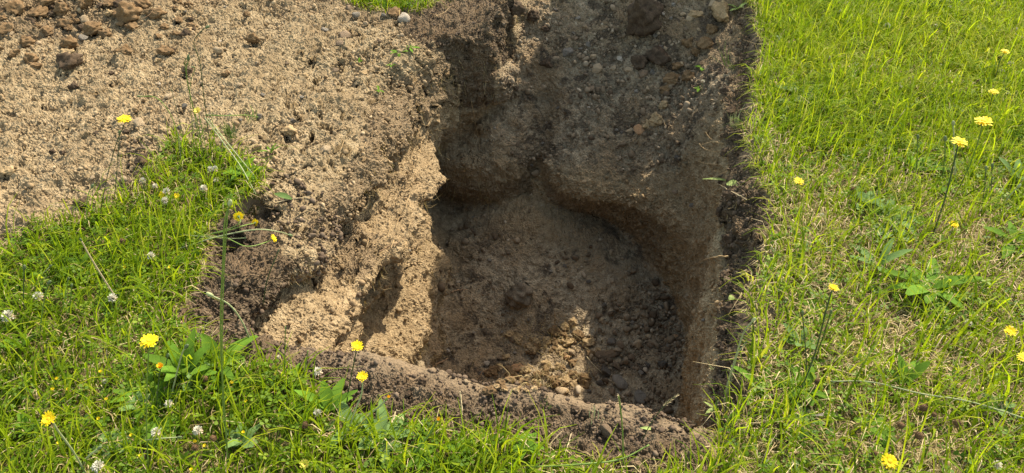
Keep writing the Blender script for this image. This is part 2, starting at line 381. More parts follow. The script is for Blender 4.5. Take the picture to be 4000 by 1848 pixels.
def plain(name, col, var=.25, rough=.8, scale=60, bump=.0, trans=0.0, tcol=None, rnd=.0, spec=.25):
    """A procedural surface: mottled colour, a little relief, optionally light shining through (leaves, petals); rnd: brightness varies from copy to copy."""
    m, nt, bs_, out = newmat(name)
    tc = nt.nodes.new("ShaderNodeTexCoord"); co = tc.outputs['Object']
    nz = noise(nt, co, scale, 4, .6)
    lo = tuple(max(0, k * (1 - var)) for k in col); hi = tuple(min(1, k * (1 + var)) for k in col)
    c = ramp(nt, nz, [(.3, lo), (.7, hi)])
    if rnd:
        oi = nt.nodes.new("ShaderNodeObjectInfo")
        hsv = nt.nodes.new("ShaderNodeHueSaturation")
        lk(nt, mathn(nt, 'MULTIPLY_ADD', oi.outputs['Random'], rnd * 2, 1 - rnd), hsv.inputs['Value']); lk(nt, c, hsv.inputs['Color']); c = hsv.outputs[0]
    lk(nt, c, bs_.inputs['Base Color']); bs_.inputs['Roughness'].default_value = rough; bs_.inputs['Specular IOR Level'].default_value = spec
    if bump:
        b = nt.nodes.new("ShaderNodeBump"); b.inputs['Distance'].default_value = bump; b.inputs['Strength'].default_value = 1
        lk(nt, noise(nt, co, scale * 1.7, 5, .65), b.inputs['Height']); lk(nt, b.outputs[0], bs_.inputs['Normal'])
    if trans:
        t = nt.nodes.new("ShaderNodeBsdfTranslucent"); mx_ = nt.nodes.new("ShaderNodeMixShader")
        mx_.inputs[0].default_value = trans
        if tcol: t.inputs[0].default_value = (*tcol, 1)
        else: lk(nt, c, t.inputs[0])
        lk(nt, bs_.outputs[0], mx_.inputs[1]); lk(nt, t.outputs[0], mx_.inputs[2]); lk(nt, mx_.outputs[0], out.inputs[0])
    return m
def blade_material(name, stops, tboost=1.5, trans=.42, spec=.3, rough=.45, patch=None):
    """Leaf blades: every blade has its own colour (attribute 'tint' 0..1), paler towards its foot."""
    m, nt, bs_, out = newmat(name)
    c = ramp(nt, attr(nt, 'tint'), stops)
    geo = nt.nodes.new("ShaderNodeNewGeometry")
    if patch:
        c = mixc(nt, mathn(nt, 'MULTIPLY', ss_(nt, noise(nt, geo.outputs['Position'], 3.5, 3, .6), .42, .66), patch[1]), c, patch[0])
    lk(nt, c, bs_.inputs['Base Color']); bs_.inputs['Roughness'].default_value = rough; bs_.inputs['Specular IOR Level'].default_value = spec
    t = nt.nodes.new("ShaderNodeBsdfTranslucent"); mx_ = nt.nodes.new("ShaderNodeMixShader"); mx_.inputs[0].default_value = trans
    g = nt.nodes.new("ShaderNodeGamma"); g.inputs[1].default_value = 1.0
    tb = mixc(nt, 1.0, c, (tboost, tboost, tboost * .5), 'MULTIPLY')
    lk(nt, tb, t.inputs[0]); lk(nt, bs_.outputs[0], mx_.inputs[1]); lk(nt, t.outputs[0], mx_.inputs[2]); lk(nt, mx_.outputs[0], out.inputs[0])
    return m
GREENS = [(0, (0.036, 0.066, 0.005)), (.3, (0.100, 0.158, 0.006)), (.6, (0.188, 0.249, 0.007)), (.85, (0.280, 0.307, 0.015)), (1, (0.288, 0.274, 0.051))]
M_GRASS = blade_material("grass_blade", GREENS, 1.7, .48, .06, .6)
M_STRAW = blade_material("dry_straw", [(0, (0.156, 0.107, 0.043)), (.5, (0.344, 0.254, 0.115)), (1, (0.508, 0.410, 0.230))], 1.1, .2, .2, .7)
M_CLOVER = blade_material("clover_leaf", [(0, (0.045, 0.094, 0.008)), (.6, (0.111, 0.184, 0.011)), (1, (0.197, 0.262, 0.025))], 1.5, .40, .12, .5)
M_GRAVEL = blade_material("gravel_stone", [(0, (.085, .058, .036)), (.35, (.150, .108, .067)), (.7, (.22, .163, .104)), (1, (.30, .235, .16))], 0, 0, .1, .9)
M_CRUMB = blade_material("soil_crumb", [(0, (0.057, 0.038, 0.025)), (.5, (0.094, 0.065, 0.043)), (1, (0.139, 0.102, 0.070))], 0, 0, .1, .95)
M_SCRUMB = blade_material("sand_crumb", [(0, (0.168, 0.113, 0.059)), (.5, (0.256, 0.177, 0.098)), (1, (0.344, 0.255, 0.152))], 0, 0, .1, .95)
M_STEM = plain("stem_green", (0.143, 0.210, 0.038), .2, .5, 40, 0, .15, rnd=.25)
M_STEMD = plain("stem_dark_green", (0.050, 0.071, 0.025), .25, .5, 40, 0, .1, rnd=.2)
M_STEMP = plain("stem_pale", (0.277, 0.302, 0.143), .2, .5, 40, 0, .2, rnd=.15)
M_PETAL = plain("yellow_petal", (0.756, 0.571, 0.007), .10, .6, 300, 0, .30, (0.798, 0.571, 0.008), rnd=.06)
M_PETALO = plain("orange_petal", (0.722, 0.437, 0.010), .15, .6, 300, 0, .25, (0.672, 0.336, 0.008), rnd=.08)
M_PETALP = plain("pale_yellow_petal", (0.672, 0.554, 0.101), .12, .6, 300, 0, .25, rnd=.08)
M_DISC = plain("flower_disc", (0.672, 0.420, 0.007), .3, .7, 500, .001)
M_CALYX = plain("calyx_grey_green", (0.097, 0.126, 0.050), .3, .6, 200, .001, rnd=.2)
M_FLORET = plain("white_floret", (0.487, 0.454, 0.361), .12, .6, 200, 0, .25, (0.672, 0.630, 0.504), rnd=.1)
M_FLORETB = plain("browned_floret", (0.437, 0.319, 0.202), .25, .7, 200, 0, .2, rnd=.15)
M_BROWN = plain("brown_seed_head", (0.143, 0.080, 0.035), .4, .85, 300, .002, rnd=.25)
M_LEAF = plain("broad_leaf", (0.097, 0.181, 0.018), .25, .75, 30, .001, .35, (0.193, 0.302, 0.034), rnd=.2, spec=.06)
M_LEAFG = plain("glaucous_leaf", (.115, .180, .055), .22, .75, 30, .001, .25, (0.218, 0.302, 0.084), rnd=.15, spec=.06)
M_LEAFP = plain("pale_leaf", (0.302, 0.370, 0.109), .2, .75, 30, .001, .3, rnd=.1)
M_ROOT = plain("dry_root", (0.302, 0.202, 0.097), .3, .8, 80, .001, rnd=.25)
M_ROOTD = plain("brown_root", (0.143, 0.084, 0.042), .3, .85, 80, .001, rnd=.2)
M_TWIG = plain("twig_bark", (.26, .16, .085), .35, .8, 90, .001, rnd=.2)
M_SPIKE = plain("grass_spike", (0.353, 0.277, 0.160), .3, .8, 200, .001, rnd=.1)
M_STONE = {"grey": plain("grey_stone", (.180, .150, .115), .35, .8, 22, .004, rnd=.2), "tan": plain("tan_stone", (.34, .245, .145), .3, .85, 22, .004, rnd=.15),
           "brown": plain("brown_stone", (.185, .125, .075), .35, .85, 22, .004, rnd=.2), "pale": plain("pale_stone", (.34, .28, .21), .25, .8, 22, .003, rnd=.1),
           "dark": plain("dark_stone", (.105, .086, .066), .35, .75, 22, .004, rnd=.2), "rusty": plain("rusty_stone", (.38, .21, .10), .3, .8, 22, .003, rnd=.1)}
def clod_material(name, lo, mid, hi, amp=.010):
    m, nt, bs_, out = newmat(name); m.displacement_method = 'BOTH'
    geo = nt.nodes.new("ShaderNodeNewGeometry"); pos = geo.outputs['Position']
    n2 = noise(nt, pos, 42, 6, .68, .5); n3 = noise(nt, pos, 240, 2, .6)
    c = ramp(nt, n2, [(.3, lo), (.5, mid), (.72, hi)])
    c = mixc(nt, .7, c, ramp(nt, n3, [(.32, (.6, .6, .6)), (.7, (1.45, 1.43, 1.4))]), 'MULTIPLY')
    lk(nt, c, bs_.inputs['Base Color']); bs_.inputs['Roughness'].default_value = .95; bs_.inputs['Specular IOR Level'].default_value = .1
    h = mathn(nt, 'ADD', mathn(nt, 'MULTIPLY', voro(nt, pos, 70), -amp * .7), mathn(nt, 'ADD', mathn(nt, 'MULTIPLY', mathn(nt, 'SUBTRACT', n2, .45), amp * 2.3), mathn(nt, 'MULTIPLY', n3, .004)))
    d = nt.nodes.new("ShaderNodeDisplacement"); d.inputs['Midlevel'].default_value = 0; d.inputs['Scale'].default_value = 1
    lk(nt, h, d.inputs['Height']); lk(nt, d.outputs[0], out.inputs['Displacement'])
    return m
M_CLODD = clod_material("dark_clod_soil", (0.029, 0.019, 0.012), (0.055, 0.037, 0.023), (0.092, 0.064, 0.040), .012)
M_CLODB = clod_material("brown_clod_soil", (0.071, 0.043, 0.020), (0.126, 0.078, 0.038), (0.193, 0.126, 0.066), .013)
M_CLODT = clod_material("sandy_clod_soil", (0.160, 0.108, 0.054), (0.244, 0.168, 0.088), (0.328, 0.239, 0.130), .012)
M_CLODG = clod_material("grey_clod_soil", (0.071, 0.055, 0.037), (0.126, 0.097, 0.066), (0.185, 0.147, 0.101), .012)

# ------------------------------------------------------------------ split the ground into what it is made of
def setp(o, **kw):
    for k, v in kw.items():
        if v is not None: o[k] = v
    return o
S_, W_ = SW(TV[:, 0], TV[:, 1]); ZV = TV[:, 2]
lawnv = samp(LAWN2D, TV[:, 0], TV[:, 1])
pitv = field(TV[:, 0], TV[:, 1], ZV, samp(HEIGHT, TV[:, 0], TV[:, 1]))[1]
nsl = fbm(TV[:, 0] * 5, TV[:, 1] * 5, ZV * 5, 51, 3)
nsm = fbm(TV[:, 0] * 14, TV[:, 1] * 14, ZV * 14, 52, 2)
left = ss(-.8, -.9, W_)
layer = ss(-.185, -.115, ZV + .05 * nsl)
sandy_left = left * ss(.22, .40, S_ + 1.1 * (W_ + 1.134) + .13 * nsl + .05 * nsm) * (1 - ss(1.42, 1.52, S_ + .05 * nsl))
layer_left = ss(-.155, -.09, ZV + .06 * nsl)
blockz = ss(-.36, -.28, ZV + .06 * nsl) * ss(-.85, -.92, W_) * ss(1.44, 1.52, S_)
top = np.where(left > .5, np.maximum(layer_left * (1 - sandy_left) * ss(1.5, 1.45, S_), blockz * (1 - ss(-1.15, -1.35, W_))), layer)
farleft = left * np.maximum(ss(-1.33, -1.45, W_ - .12 * ss(.2, .6, S_)) * ss(.2, .35, S_), ss(-1.5, -1.6, W_))
top = top * (1 - farleft) * (1 - (S_ > 1.9) * ss(.0, -.35, W_) * .75)
slopem = ss(1.45, 1.6, S_) * ss(-.66, -.52, ZV + .03 * nsl) * ss(-1.0, -.9, W_) * (1 - ss(-.03, .05, W_ - .05 * nsm)) * (1 - blockz)
grav = np.clip(np.maximum(slopem, ss(-.70, -.84, ZV) * (TN[:, 2] > .3) * ss(-1.2, -.86, W_)), 0, 1) * np.where(pitv > -.2, 1, 1)
grav = np.maximum(grav, .55 * left * ss(1.2, 1.4, S_) * ss(-.3, -.38, ZV))
topslope = np.minimum(top, 1 - .8 * slopem)
cut = np.clip(ss(-.12, -.22, ZV) * (1 - grav), 0, 1)
clod = ss(.25, .75, ss(-.95, -1.9, TV[:, 0]) * ss(2.25, 2.75, TV[:, 1]) + .55 * nsl) * left * (1 - ss(-.02, -.08, ZV)) * .62
clod = np.maximum(clod, .52 * blockz)
# the bucket's smear along the near lip and the shaved right wall
smear = ss(-.105, -.045, S_ + .045 * nsl + .02 * nsm) * ss(.06, .0, S_) * ss(-1.0, -.85, W_) * ss(-.2, -.1, ZV) * ss(.05, -.02, W_)
smear = np.maximum(smear, .40 * ss(-.10, -.02, W_) * ss(-.13, -.2, ZV) * (1 - ss(1.3, 1.6, S_)))
smear = np.maximum(smear, .5 * ss(.1, .0, S_) * ss(-.1, -.2, ZV))
relief = 1 - ss(.12, .48, lawnv) * (ZV > -.2)
shoulder = ss(-.93, -1.0, W_) * ss(-1.62, -1.25, W_) * ss(.25, .5, S_) * ss(1.7, 1.5, S_) * ss(-.30, -.17, ZV) * ss(.04, -.02, ZV)
band = ss(-.93, -.98, W_) * ss(.22, .45, S_) * ss(1.62, 1.45, S_) * ss(-.29, -.21, ZV + .06 * nsl) * ss(-.035, -.085, ZV + .03 * nsl)
clod = np.maximum(clod, np.maximum(.36 * shoulder * ss(-.6, .15, nsl), .64 * band))
clod = np.maximum(clod, .66 * ss(1.28, 1.42, S_) * ss(-.57, -.66, ZV + .04 * nsl) * (1 - ss(-.72, -.84, ZV) * (TN[:, 2] > .3)) * ss(.6, .3, TN[:, 2]))
pitted = np.clip(shoulder + .35 * left * ss(-.08, .0, ZV) + band, 0, 1)
rugged = left * ss(.0, -.12, ZV) * ss(1.75, 1.5, S_) * ss(-.93, -.80, ZV)
calm = np.clip(.6 * grav * ss(-.4, -.8, ZV), 0, 1)
fc = TF
m4 = lambda a: a[fc].mean(1)
fs, fw, fz, fl_, fnz = m4(S_), m4(W_), m4(ZV), m4(lawnv), m4(TN[:, 2])
fgrav, ftop, fsl, fpit = m4(grav), m4(top), m4(slopem), m4(pitv)
cls = np.full(len(TF), 0)                                        # 0 sand bank
cls[(fz < -.16) | (fs > 1.4) & (fw > -1.05)] = 1                  # pit wall
cls[(fz < -.72) & (fnz > .55)] = 2                                # pit floor
cls[fsl > .5] = 3                                                 # gravel slope
istop = (ftop > .5) & (fz > -.40)
cls[istop] = 4                                                    # topsoil
cls[(fl_ > .5) & (fz > -.07) & (fnz > .5)] = 5                    # turf
inview_all = None
NAMES = ["sand_bank_terrain", "pit_wall", "pit_floor", "gravel_slope_terrain", "topsoil_edge", "lawn_ground"]
GROUND = {}
for k, nm in enumerate(NAMES):
    f = TF[cls == k]
    used, inv = np.unique(f, return_inverse=True)
    me = quad_mesh(nm, TV[used], inv.reshape(-1, 4))
    for an, arr in (("topsoil", topslope), ("gravelly", grav), ("cut", cut), ("clodded", clod), ("smear", smear), ("calm", calm), ("relief", relief), ("rugged", rugged), ("pitted", pitted)):
        fattr(me, an, arr[used])
    o = bpy.data.objects.new(nm, me); COL.objects.link(o); o["kind"] = "structure"
    me.materials.append(M_TURF if k == 5 else M_SOIL)
    GROUND[k] = (o, f)
# the meadow goes on outside: one ring of turf to the horizon
R_ = 60.0; xi0, xi1, yi0, yi1 = X0 + .03, X1 - .03, Y0 + .03, Y1 - .03
rv = [(-R_, -R_, -.02), (R_, -R_, -.02), (R_, R_, -.02), (-R_, R_, -.02), (xi0, yi0, -.02), (xi1, yi0, -.02), (xi1, yi1, -.02), (xi0, yi1, -.02)]
me = bpy.data.meshes.new("meadow_ground"); me.from_pydata(rv, [], [(0, 1, 5, 4), (1, 2, 6, 5), (2, 3, 7, 6), (3, 0, 4, 7)]); me.materials.append(M_TURF)
o = bpy.data.objects.new("meadow_ground", me); COL.objects.link(o); o["kind"] = "structure"
# ------------------------------------------------------------------ builders for small things
def link(o, parent=None):
    COL.objects.link(o)
    if parent is not None: o.parent = parent
    return o
def meshobj(name, verts, faces, mat, parent=None, smooth=True):
    me = bpy.data.meshes.new(name); me.from_pydata([tuple(v) for v in verts], [], faces); me.update()
    if smooth: me.polygons.foreach_set("use_smooth", [True] * len(me.polygons))
    for m in (mat if isinstance(mat, (list, tuple)) else [mat]): me.materials.append(m)
    return link(bpy.data.objects.new(name, me), parent)
def empty(name, loc, label, cat, group=None):
    o = bpy.data.objects.new(name, None); o.empty_display_size = .02; o.location = loc
    setp(o, label=label, category=cat, group=group); return link(o)
def tag(o, label, cat, group=None): return setp(o, label=label, category=cat, group=group)
def catmull(pts, n):
    P = [Vector(p) for p in pts]
    if len(P) == 2: return [P[0].lerp(P[1], i / n) for i in range(n + 1)]
    P = [P[0] * 2 - P[1]] + P + [P[-1] * 2 - P[-2]]
    out = []; segs = len(P) - 3
    for i in range(n + 1):
        f = i / n * segs; k = min(int(f), segs - 1); t = f - k
        a, b, c, d = P[k:k + 4]
        out.append(.5 * (2 * b + (c - a) * t + (2 * a - 5 * b + 4 * c - d) * t * t + (3 * b - a - 3 * c + d) * t ** 3))
    return out
def tube(path, r0, r1, sides=6, wob=0.0, rnd=None):
    vs, fs = [], []; n = len(path); rnd = rnd or random
    for i, p in enumerate(path):
        d = (path[min(i + 1, n - 1)] - path[max(i - 1, 0)]).normalized()
        a = d.orthogonal().normalized() if i == 0 else (pa - d * pa.dot(d)).normalized()
        pa = a; b = d.cross(a); r = r0 + (r1 - r0) * i / (n - 1)
        r *= 1 + wob * (rnd.random() - .5) * 2
        for k in range(sides):
            an = 2 * math.pi * k / sides; vs.append(p + (a * math.cos(an) + b * math.sin(an)) * r)
    for i in range(n - 1):
        for k in range(sides):
            k2 = (k + 1) % sides; fs.append((i * sides + k, i * sides + k2, (i + 1) * sides + k2, (i + 1) * sides + k))
    fs.append(tuple(range(sides))[::-1]); fs.append(tuple((n - 1) * sides + k for k in range(sides)))
    return vs, fs
def lathe(prof, sides=10, squash=0.0):
    vs, fs = [], []
    for r, z in prof:
        for k in range(sides):
            a = 2 * math.pi * k / sides; q = 1 + squash * math.sin(k * 2.4 + z * 300)
            vs.append(Vector((r * q * math.cos(a), r * q * math.sin(a), z)))
    for i in range(len(prof) - 1):
        for k in range(sides):
            k2 = (k + 1) % sides; fs.append((i * sides + k, i * sides + k2, (i + 1) * sides + k2, (i + 1) * sides + k))
    fs.append(tuple(range(sides))[::-1]); fs.append(tuple((len(prof) - 1) * sides + k for k in range(sides)))
    return vs, fs
def merge(parts):
    V, F = [], []
    for v, f in parts:
        o = len(V); V += list(v); F += [tuple(i + o for i in q) for q in f]
    return V, F
def strap(base, dirv, up, length, width, curl, seg=3, tip=.5, fold=.0):
    """One flat petal or leaf: a strip that arches up or down along its length."""
    d = Vector(dirv).normalized(); up = Vector(up).normalized(); side = d.cross(up).normalized()
    prof = {2: [.6, 1, tip], 3: [.55, .9, 1, tip], 4: [.35, .85, 1, .8, tip], 5: [.3, .7, 1, .95, .7, tip], 6: [.25, .55, .85, 1, .92, .65, tip]}[seg]
    vs, fs = [], []
    for i in range(seg + 1):
        t = i / seg; p = Vector(base) + d * length * (t - .15 * abs(curl) * t * t) + up * length * curl * t * t
        w = width * .5 * prof[i]
        vs += [p - side * w + up * fold * w, p, p + side * w + up * fold * w]
    for i in range(seg):
        a = i * 3; fs += [(a, a + 1, a + 4, a + 3), (a + 1, a + 2, a + 5, a + 4)]
    return vs, fs

# stones and clods: lumpy, a few planes knocked off
def lump_mesh(name, seed, sub=3, rough=.18, cuts=5, freq=1.4, mat=None):
    bm = bmesh.new(); bmesh.ops.create_icosphere(bm, subdivisions=sub, radius=1)
    rs = np.random.default_rng(seed)
    co = np.array([v.co[:] for v in bm.verts])
    for _ in range(cuts):
        nrm = rs.normal(size=3); nrm /= np.linalg.norm(nrm); off = rs.uniform(.42, .78)
        dd = co @ nrm - off; co = co - np.outer(np.maximum(dd, 0) * .96, nrm)
    nz = fbm(co[:, 0] * freq + seed, co[:, 1] * freq, co[:, 2] * freq, seed, 3)
    co = co * (1 + rough * nz)[:, None]
    for v, c in zip(bm.verts, co): v.co = c
    me = bpy.data.meshes.new(name); bm.to_mesh(me); bm.free()
    me.polygons.foreach_set("use_smooth", [True] * len(me.polygons))
    if mat: me.materials.append(mat)
    return me
STONES = {c: [lump_mesh("stone_shape", 100 + i * 7 + j, 3, (.10 + .05 * (i % 3)), 6 + (i % 4) * 3, 1.6, M_STONE[c]) for i in range(4)] for j, c in enumerate(M_STONE)}
CLODS = {n: [lump_mesh("clod_shape", 300 + i * 5, 4, .62, 4, 1.9, m) for i in range(3)] for n, m in (("dark", M_CLODD), ("brown", M_CLODB), ("sandy", M_CLODT), ("grey", M_CLODG))}

# ------------------------------------------------------------------ labels: where a thing lies, told from things one can find
MARKS = [("", 0, 0), ("the tall lone yellow flower", 485, 465), ("the tall thin stalks", 780, 400),
         ("the fallen dark turf block", 1780, 130), ("the big dark soil block", 2500, 95),
         ("the paired dark clods", 2540, 240), ("the fill heap's sandy apex", 2070, 850),
         ("the big grey earth lump", 2020, 1145), ("the flat orange stone", 2020, 1440),
         ("the small turf strip", 1560, 20), ("the flat black clod", 270, 250), ("the twisted pale rootlets", 2770, 580),
         ("the turf tuft's grass tip", 860, 680), ("the long rusty root", 2760, 1140), ("the pale seed spike", 2425, 1560),
         ("the grey green leaf rosette", 3130, 370), ("the two big yellow flowers", 3800, 510), ("the dusty leafed rosette", 3480, 860),
         ("the big broad leafed weed", 3620, 1130), ("the fully open yellow flower", 590, 1330), ("the left wall's yellow flower", 1397, 1345),
         ("the long pale lying stem", 3600, 1560), ("the bottom right yellow flower", 3470, 1800), ("the brick shaped brown stone", 2376, 1386),
         ("the dark soil bank", 930, 1080), ("the wide sandy half buried stone", 545, 483), ("the pale pinkish angular stone", 1576, 81),
         ("the largest brown rooty clod", 497, 70), ("the sand's shoulder sprigs", 1560, 208), ("the blue grey flat stone", 2497, 1549)]
USED = {}
def where(u, v):
    best = sorted(MARKS[1:], key=lambda m: (m[1] - u) ** 2 + ((m[2] - v) * 1.2) ** 2)[0]
    dx, dy = u - best[1], v - best[2]; r = math.hypot(dx, dy)
    far = "just " if r < 110 else ("well " if r > 420 else "")
    if abs(dx) > 2.2 * abs(dy): w = "right of" if dx > 0 else "left of"
    elif abs(dy) > 2.2 * abs(dx): w = "below" if dy > 0 else "above"
    else: w = ("below" if dy > 0 else "above") + " and " + ("right of" if dx > 0 else "left of")
    return f"{far}{w} {best[0]}"
PEND = []                                         # things to label once all stand: (object, [ever longer descriptions], u, v, group)
def wlabel(o, heads, cat, u, v, group):
    o["category"] = cat; PEND.append((o, heads, u, v, group)); o["group"] = group
def settle_labels():
    from collections import defaultdict
    todo = [(o, 0, h, u, v, g) for o, h, u, v, g in PEND]
    buckets = defaultdict(list)
    for o, _, h, u, v, g in todo:
        lab = f"{h[0]} {where(u, v)}"
        buckets[lab].append((o, h, u, v))
    for lab, items in buckets.items():
        if len(items) == 1:
            items[0][0]["label"] = " ".join(lab.split()[:16]); continue
        items.sort(key=lambda it: it[3])
        names = {2: ["upper", "lower"], 3: ["uppermost", "middle", "lowest"]}.get(len(items))
        for k, it in enumerate(items): it[0]["label"] = f"{names[k]} {lab}" if names else lab

# ------------------------------------------------------------------ what shades the pit: an unseen upright, added past the ramp only to cast shadow
sx, sy = XY(3.32, .095)
def shadow_caster():
    t = empty("added_shadow_caster", (sx, sy, -.02), "unseen tall stand-in added beyond the trench to cast the shadow in the pit", "shadow caster")
    vs, fs = [], []; sides, rows = 28, 26
    for i in range(rows + 1):
        z = 1.86 * i / rows
        for k in range(sides):
            a = 2 * math.pi * k / sides
            r = .345 + .08 * math.exp(-z * 5) + .012 * math.sin(a * 9 + z * 3) + .02 * math.sin(a * 3 + z * 4)
            r *= (1 - .12 * max(0, (z - 1.45) / .4) ** 2)
            zz = z * (.93 + .15 * math.cos(a + .63)) + (.03 * math.sin(a * 5) if i == rows else 0)  # slanted top shaped to trim the shadow on the pit floor
            vs.append((r * math.cos(a), r * .8 * math.sin(a), zz))
    for i in range(rows):
        for k in range(sides):
            k2 = (k + 1) % sides; fs.append((i * sides + k, i * sides + k2, (i + 1) * sides + k2, (i + 1) * sides + k))
    fs.append(tuple(rows * sides + k for k in range(sides)))
    meshobj("caster_body", vs, fs, plain("caster_grey", (.13, .10, .075), .45, .9, 16, .02), t)
    return t
shadow_caster()

# ------------------------------------------------------------------ turf: blades, clover and dead straw nobody could count
def frames(n, dirs):
    pass
def blades(name, base, nrm_lean, length, width, mat, tint, seg=3, curve=.5, flat=None):
    """Many curved blades as one mesh. base Nx3, lean Nx2 (how far the tip leans, in lengths), arrays per blade."""
    n = len(base); lean = nrm_lean
    L = np.linalg.norm(lean, axis=1); az = np.arctan2(lean[:, 1], lean[:, 0])
    dirx, diry = np.cos(az), np.sin(az)
    tw = az + np.pi / 2 + RNG.normal(0, .6, n)
    sxv, syv = np.cos(tw), np.sin(tw)
    V = np.empty((n, (seg + 1) * 2, 3), np.float32)
    for i in range(seg + 1):
        t = i / seg
        ang = np.minimum(L, 2.2) * (t * (1 - curve) + curve * t * t)
        hx = length * t * np.sin(np.minimum(ang, 1.55)); hz = length * t * np.cos(np.minimum(ang, 1.55))
        w = width * (1 - t ** 2.2) * .5 + .00025
        px_, py_ = base[:, 0] + dirx * hx, base[:, 1] + diry * hx; pz_ = base[:, 2] + hz
        V[:, 2 * i] = np.stack([px_ - sxv * w, py_ - syv * w, pz_], 1); V[:, 2 * i + 1] = np.stack([px_ + sxv * w, py_ + syv * w, pz_], 1)
    q = np.array([[2 * i, 2 * i + 1, 2 * i + 3, 2 * i + 2] for i in range(seg)])
    F = (np.arange(n)[:, None, None] * ((seg + 1) * 2) + q[None]).reshape(-1, 4)
    me = quad_mesh(name, V.reshape(-1, 3), F)
    fattr(me, "tint", np.repeat(tint, (seg + 1) * 2)); me.materials.append(mat)
    o = link(bpy.data.objects.new(name, me)); o["kind"] = "stuff"; return o
def lawn_points(n, extra=0.0):
    """Random points on the turf (with the height of the ground there)."""
    out = []
    tot = 0
    while tot < n:
        x = RNG.uniform(X0, X1, n * 2); y = RNG.uniform(Y0, Y1, n * 2)
        m = samp(LAWN2D, x, y) > .42 + .16 * RNG.random(n * 2) - extra
        u, v = to_px((x, y, 0)); vis = (u > -500) & (u < 4500) & (v > -220) & (v < 2200)
        m &= vis | (RNG.random(n * 2) < .25)
        out.append(np.stack([x[m], y[m]], 1)); tot += m.sum()
    p = np.concatenate(out)[:n]
    return np.column_stack([p, samp(HEIGHT, p[:, 0], p[:, 1])])
def dryness(p):
    """0 lush .. 1 thin and strawy: the turf near the bottom right is thin, the top right lush."""
    u, v = to_px((p[:, 0], p[:, 1], 0))
    d = .74 * ss(520, 1000, v) * ss(2750, 3000, u) + .16
    d = d - .45 * ss(3300, 3900, u) * ss(1450, 1800, v)
    d = d + .85 * fbm(p[:, 0] * 3.1, p[:, 1] * 3.1, p[:, 0] * 0, 61, 3)
    edge_ = 1 - samp(soft(LAWN2D, 6), p[:, 0], p[:, 1])
    return np.clip(d + .5 * np.clip(edge_ - .1, 0, 1), 0, 1)
def make_turf():
    p = lawn_points(95000); d = dryness(p); keep = RNG.random(len(p)) > d * .93
    keep &= RNG.random(len(p)) < .40 + .60 * ss(-.35, .2, perlin(p[:, 0] * 14, p[:, 1] * 14, p[:, 0] * 0 + 3, 62))
    p, d = p[keep], d[keep]; n = len(p)
    u, v = to_px((p[:, 0], p[:, 1], 0))
    tuftn = perlin(p[:, 0] * 14, p[:, 1] * 14, p[:, 0] * 0 + 3, 62)
    big = fbm(p[:, 0] * 2.2, p[:, 1] * 2.2, p[:, 0] * 0 + 9, 63, 2)
    lush = ss(850, 200, v) * ss(2900, 3100, u)
    ln = RNG.gamma(6, 1 / 6, n) * (.028 + .040 * np.clip(tuftn + .25, 0, 1) + .030 * lush) * (1 - .28 * d)
    flow = 1.0 + 1.2 * big + RNG.normal(0, 1.1 - .35 * lush, n)
    flow = np.where(u > 2700, flow - .25, flow + .4)
    L = np.abs(RNG.normal(.88 + .18 * lush, .46, n))
    lean = np.stack([np.cos(flow) * L, np.sin(flow) * L], 1)
    far_r = RNG.random(n) < .35; a = RNG.uniform(0, 6.28, n)
    lean[far_r] = np.stack([np.cos(a) * L, np.sin(a) * L], 1)[far_r]
    tint = np.clip(.46 + .19 * RNG.normal(size=n) + .30 * big + .25 * tuftn + .12 * lush - .17 * (u < 2600), 0, 1)
    wd = RNG.uniform(.0018, .0042, n) * (1 + .5 * (RNG.random(n) < .12))
    blades("lawn_grass", p, lean, ln, wd, M_GRASS, tint)
    # fringe at the pit and longer loose blades
    p = lawn_points(11000); n = len(p); ln = RNG.gamma(8, 1 / 8, n) * .085
    L = np.abs(RNG.normal(.8, .4, n)); a = RNG.normal(.9, 1.2, n)
    blades("tall_grass", p, np.stack([np.cos(a) * L, np.sin(a) * L], 1), ln, RNG.uniform(.0016, .0040, n), M_GRASS, np.clip(.56 + .2 * RNG.normal(size=n), 0, 1), 4, .6)
    p = lawn_points(3400); n = len(p); ln = RNG.gamma(10, .1, n) * .075; L = np.abs(RNG.normal(.9, .4, n)); a = RNG.normal(.8, 1.3, n)
    blades("broad_grass", p, np.stack([np.cos(a) * L, np.sin(a) * L], 1), ln, RNG.uniform(.0038, .0070, n), M_GRASS, np.clip(.42 + .2 * RNG.normal(size=n), 0, 1), 4, .6)
    # blades hanging over the torn edges of the turf
    gxy = np.gradient(soft(LAWN2D, 4)); q = lawn_points(24000, .30); lv = samp(LAWN2D, q[:, 0], q[:, 1]); p = q[(lv > .22) & (lv < .80)][:1300]; n = len(p)
    a = np.arctan2(-samp(gxy[1], p[:, 0], p[:, 1]), -samp(gxy[0], p[:, 0], p[:, 1])) + RNG.normal(0, .7, n); L = np.abs(RNG.normal(1.15, .45, n))
    blades("edge_grass", p, np.stack([np.cos(a) * L, np.sin(a) * L], 1), RNG.gamma(6, 1 / 6, n) * .048, RNG.uniform(.0014, .0036, n), M_GRASS, np.clip(.5 + .25 * RNG.normal(size=n), 0, 1), 4, .7)
    # dead straw lying in the sward
    p = lawn_points(70000, .30); d = dryness(p); keep = RNG.random(len(p)) < .16 + d * 1.0; p = p[keep]; n = len(p)
    a = RNG.uniform(0, 6.28, n); L = RNG.normal(1.42, .14, n)
    p[:, 2] += RNG.uniform(0, .018, n)
    blades("dead_grass", p, np.stack([np.cos(a) * L, np.sin(a) * L], 1), RNG.gamma(5, 1 / 5, n) * .030, RNG.uniform(.0008, .0019, n), M_STRAW, RNG.random(n), 2, .1)
    # clover and other small round leaves
    cl = lawn_points(26000, -.05); c = fbm(cl[:, 0] * 4, cl[:, 1] * 4, cl[:, 0] * 0 + 5, 64, 2)
    u, v = to_px((cl[:, 0], cl[:, 1], 0))
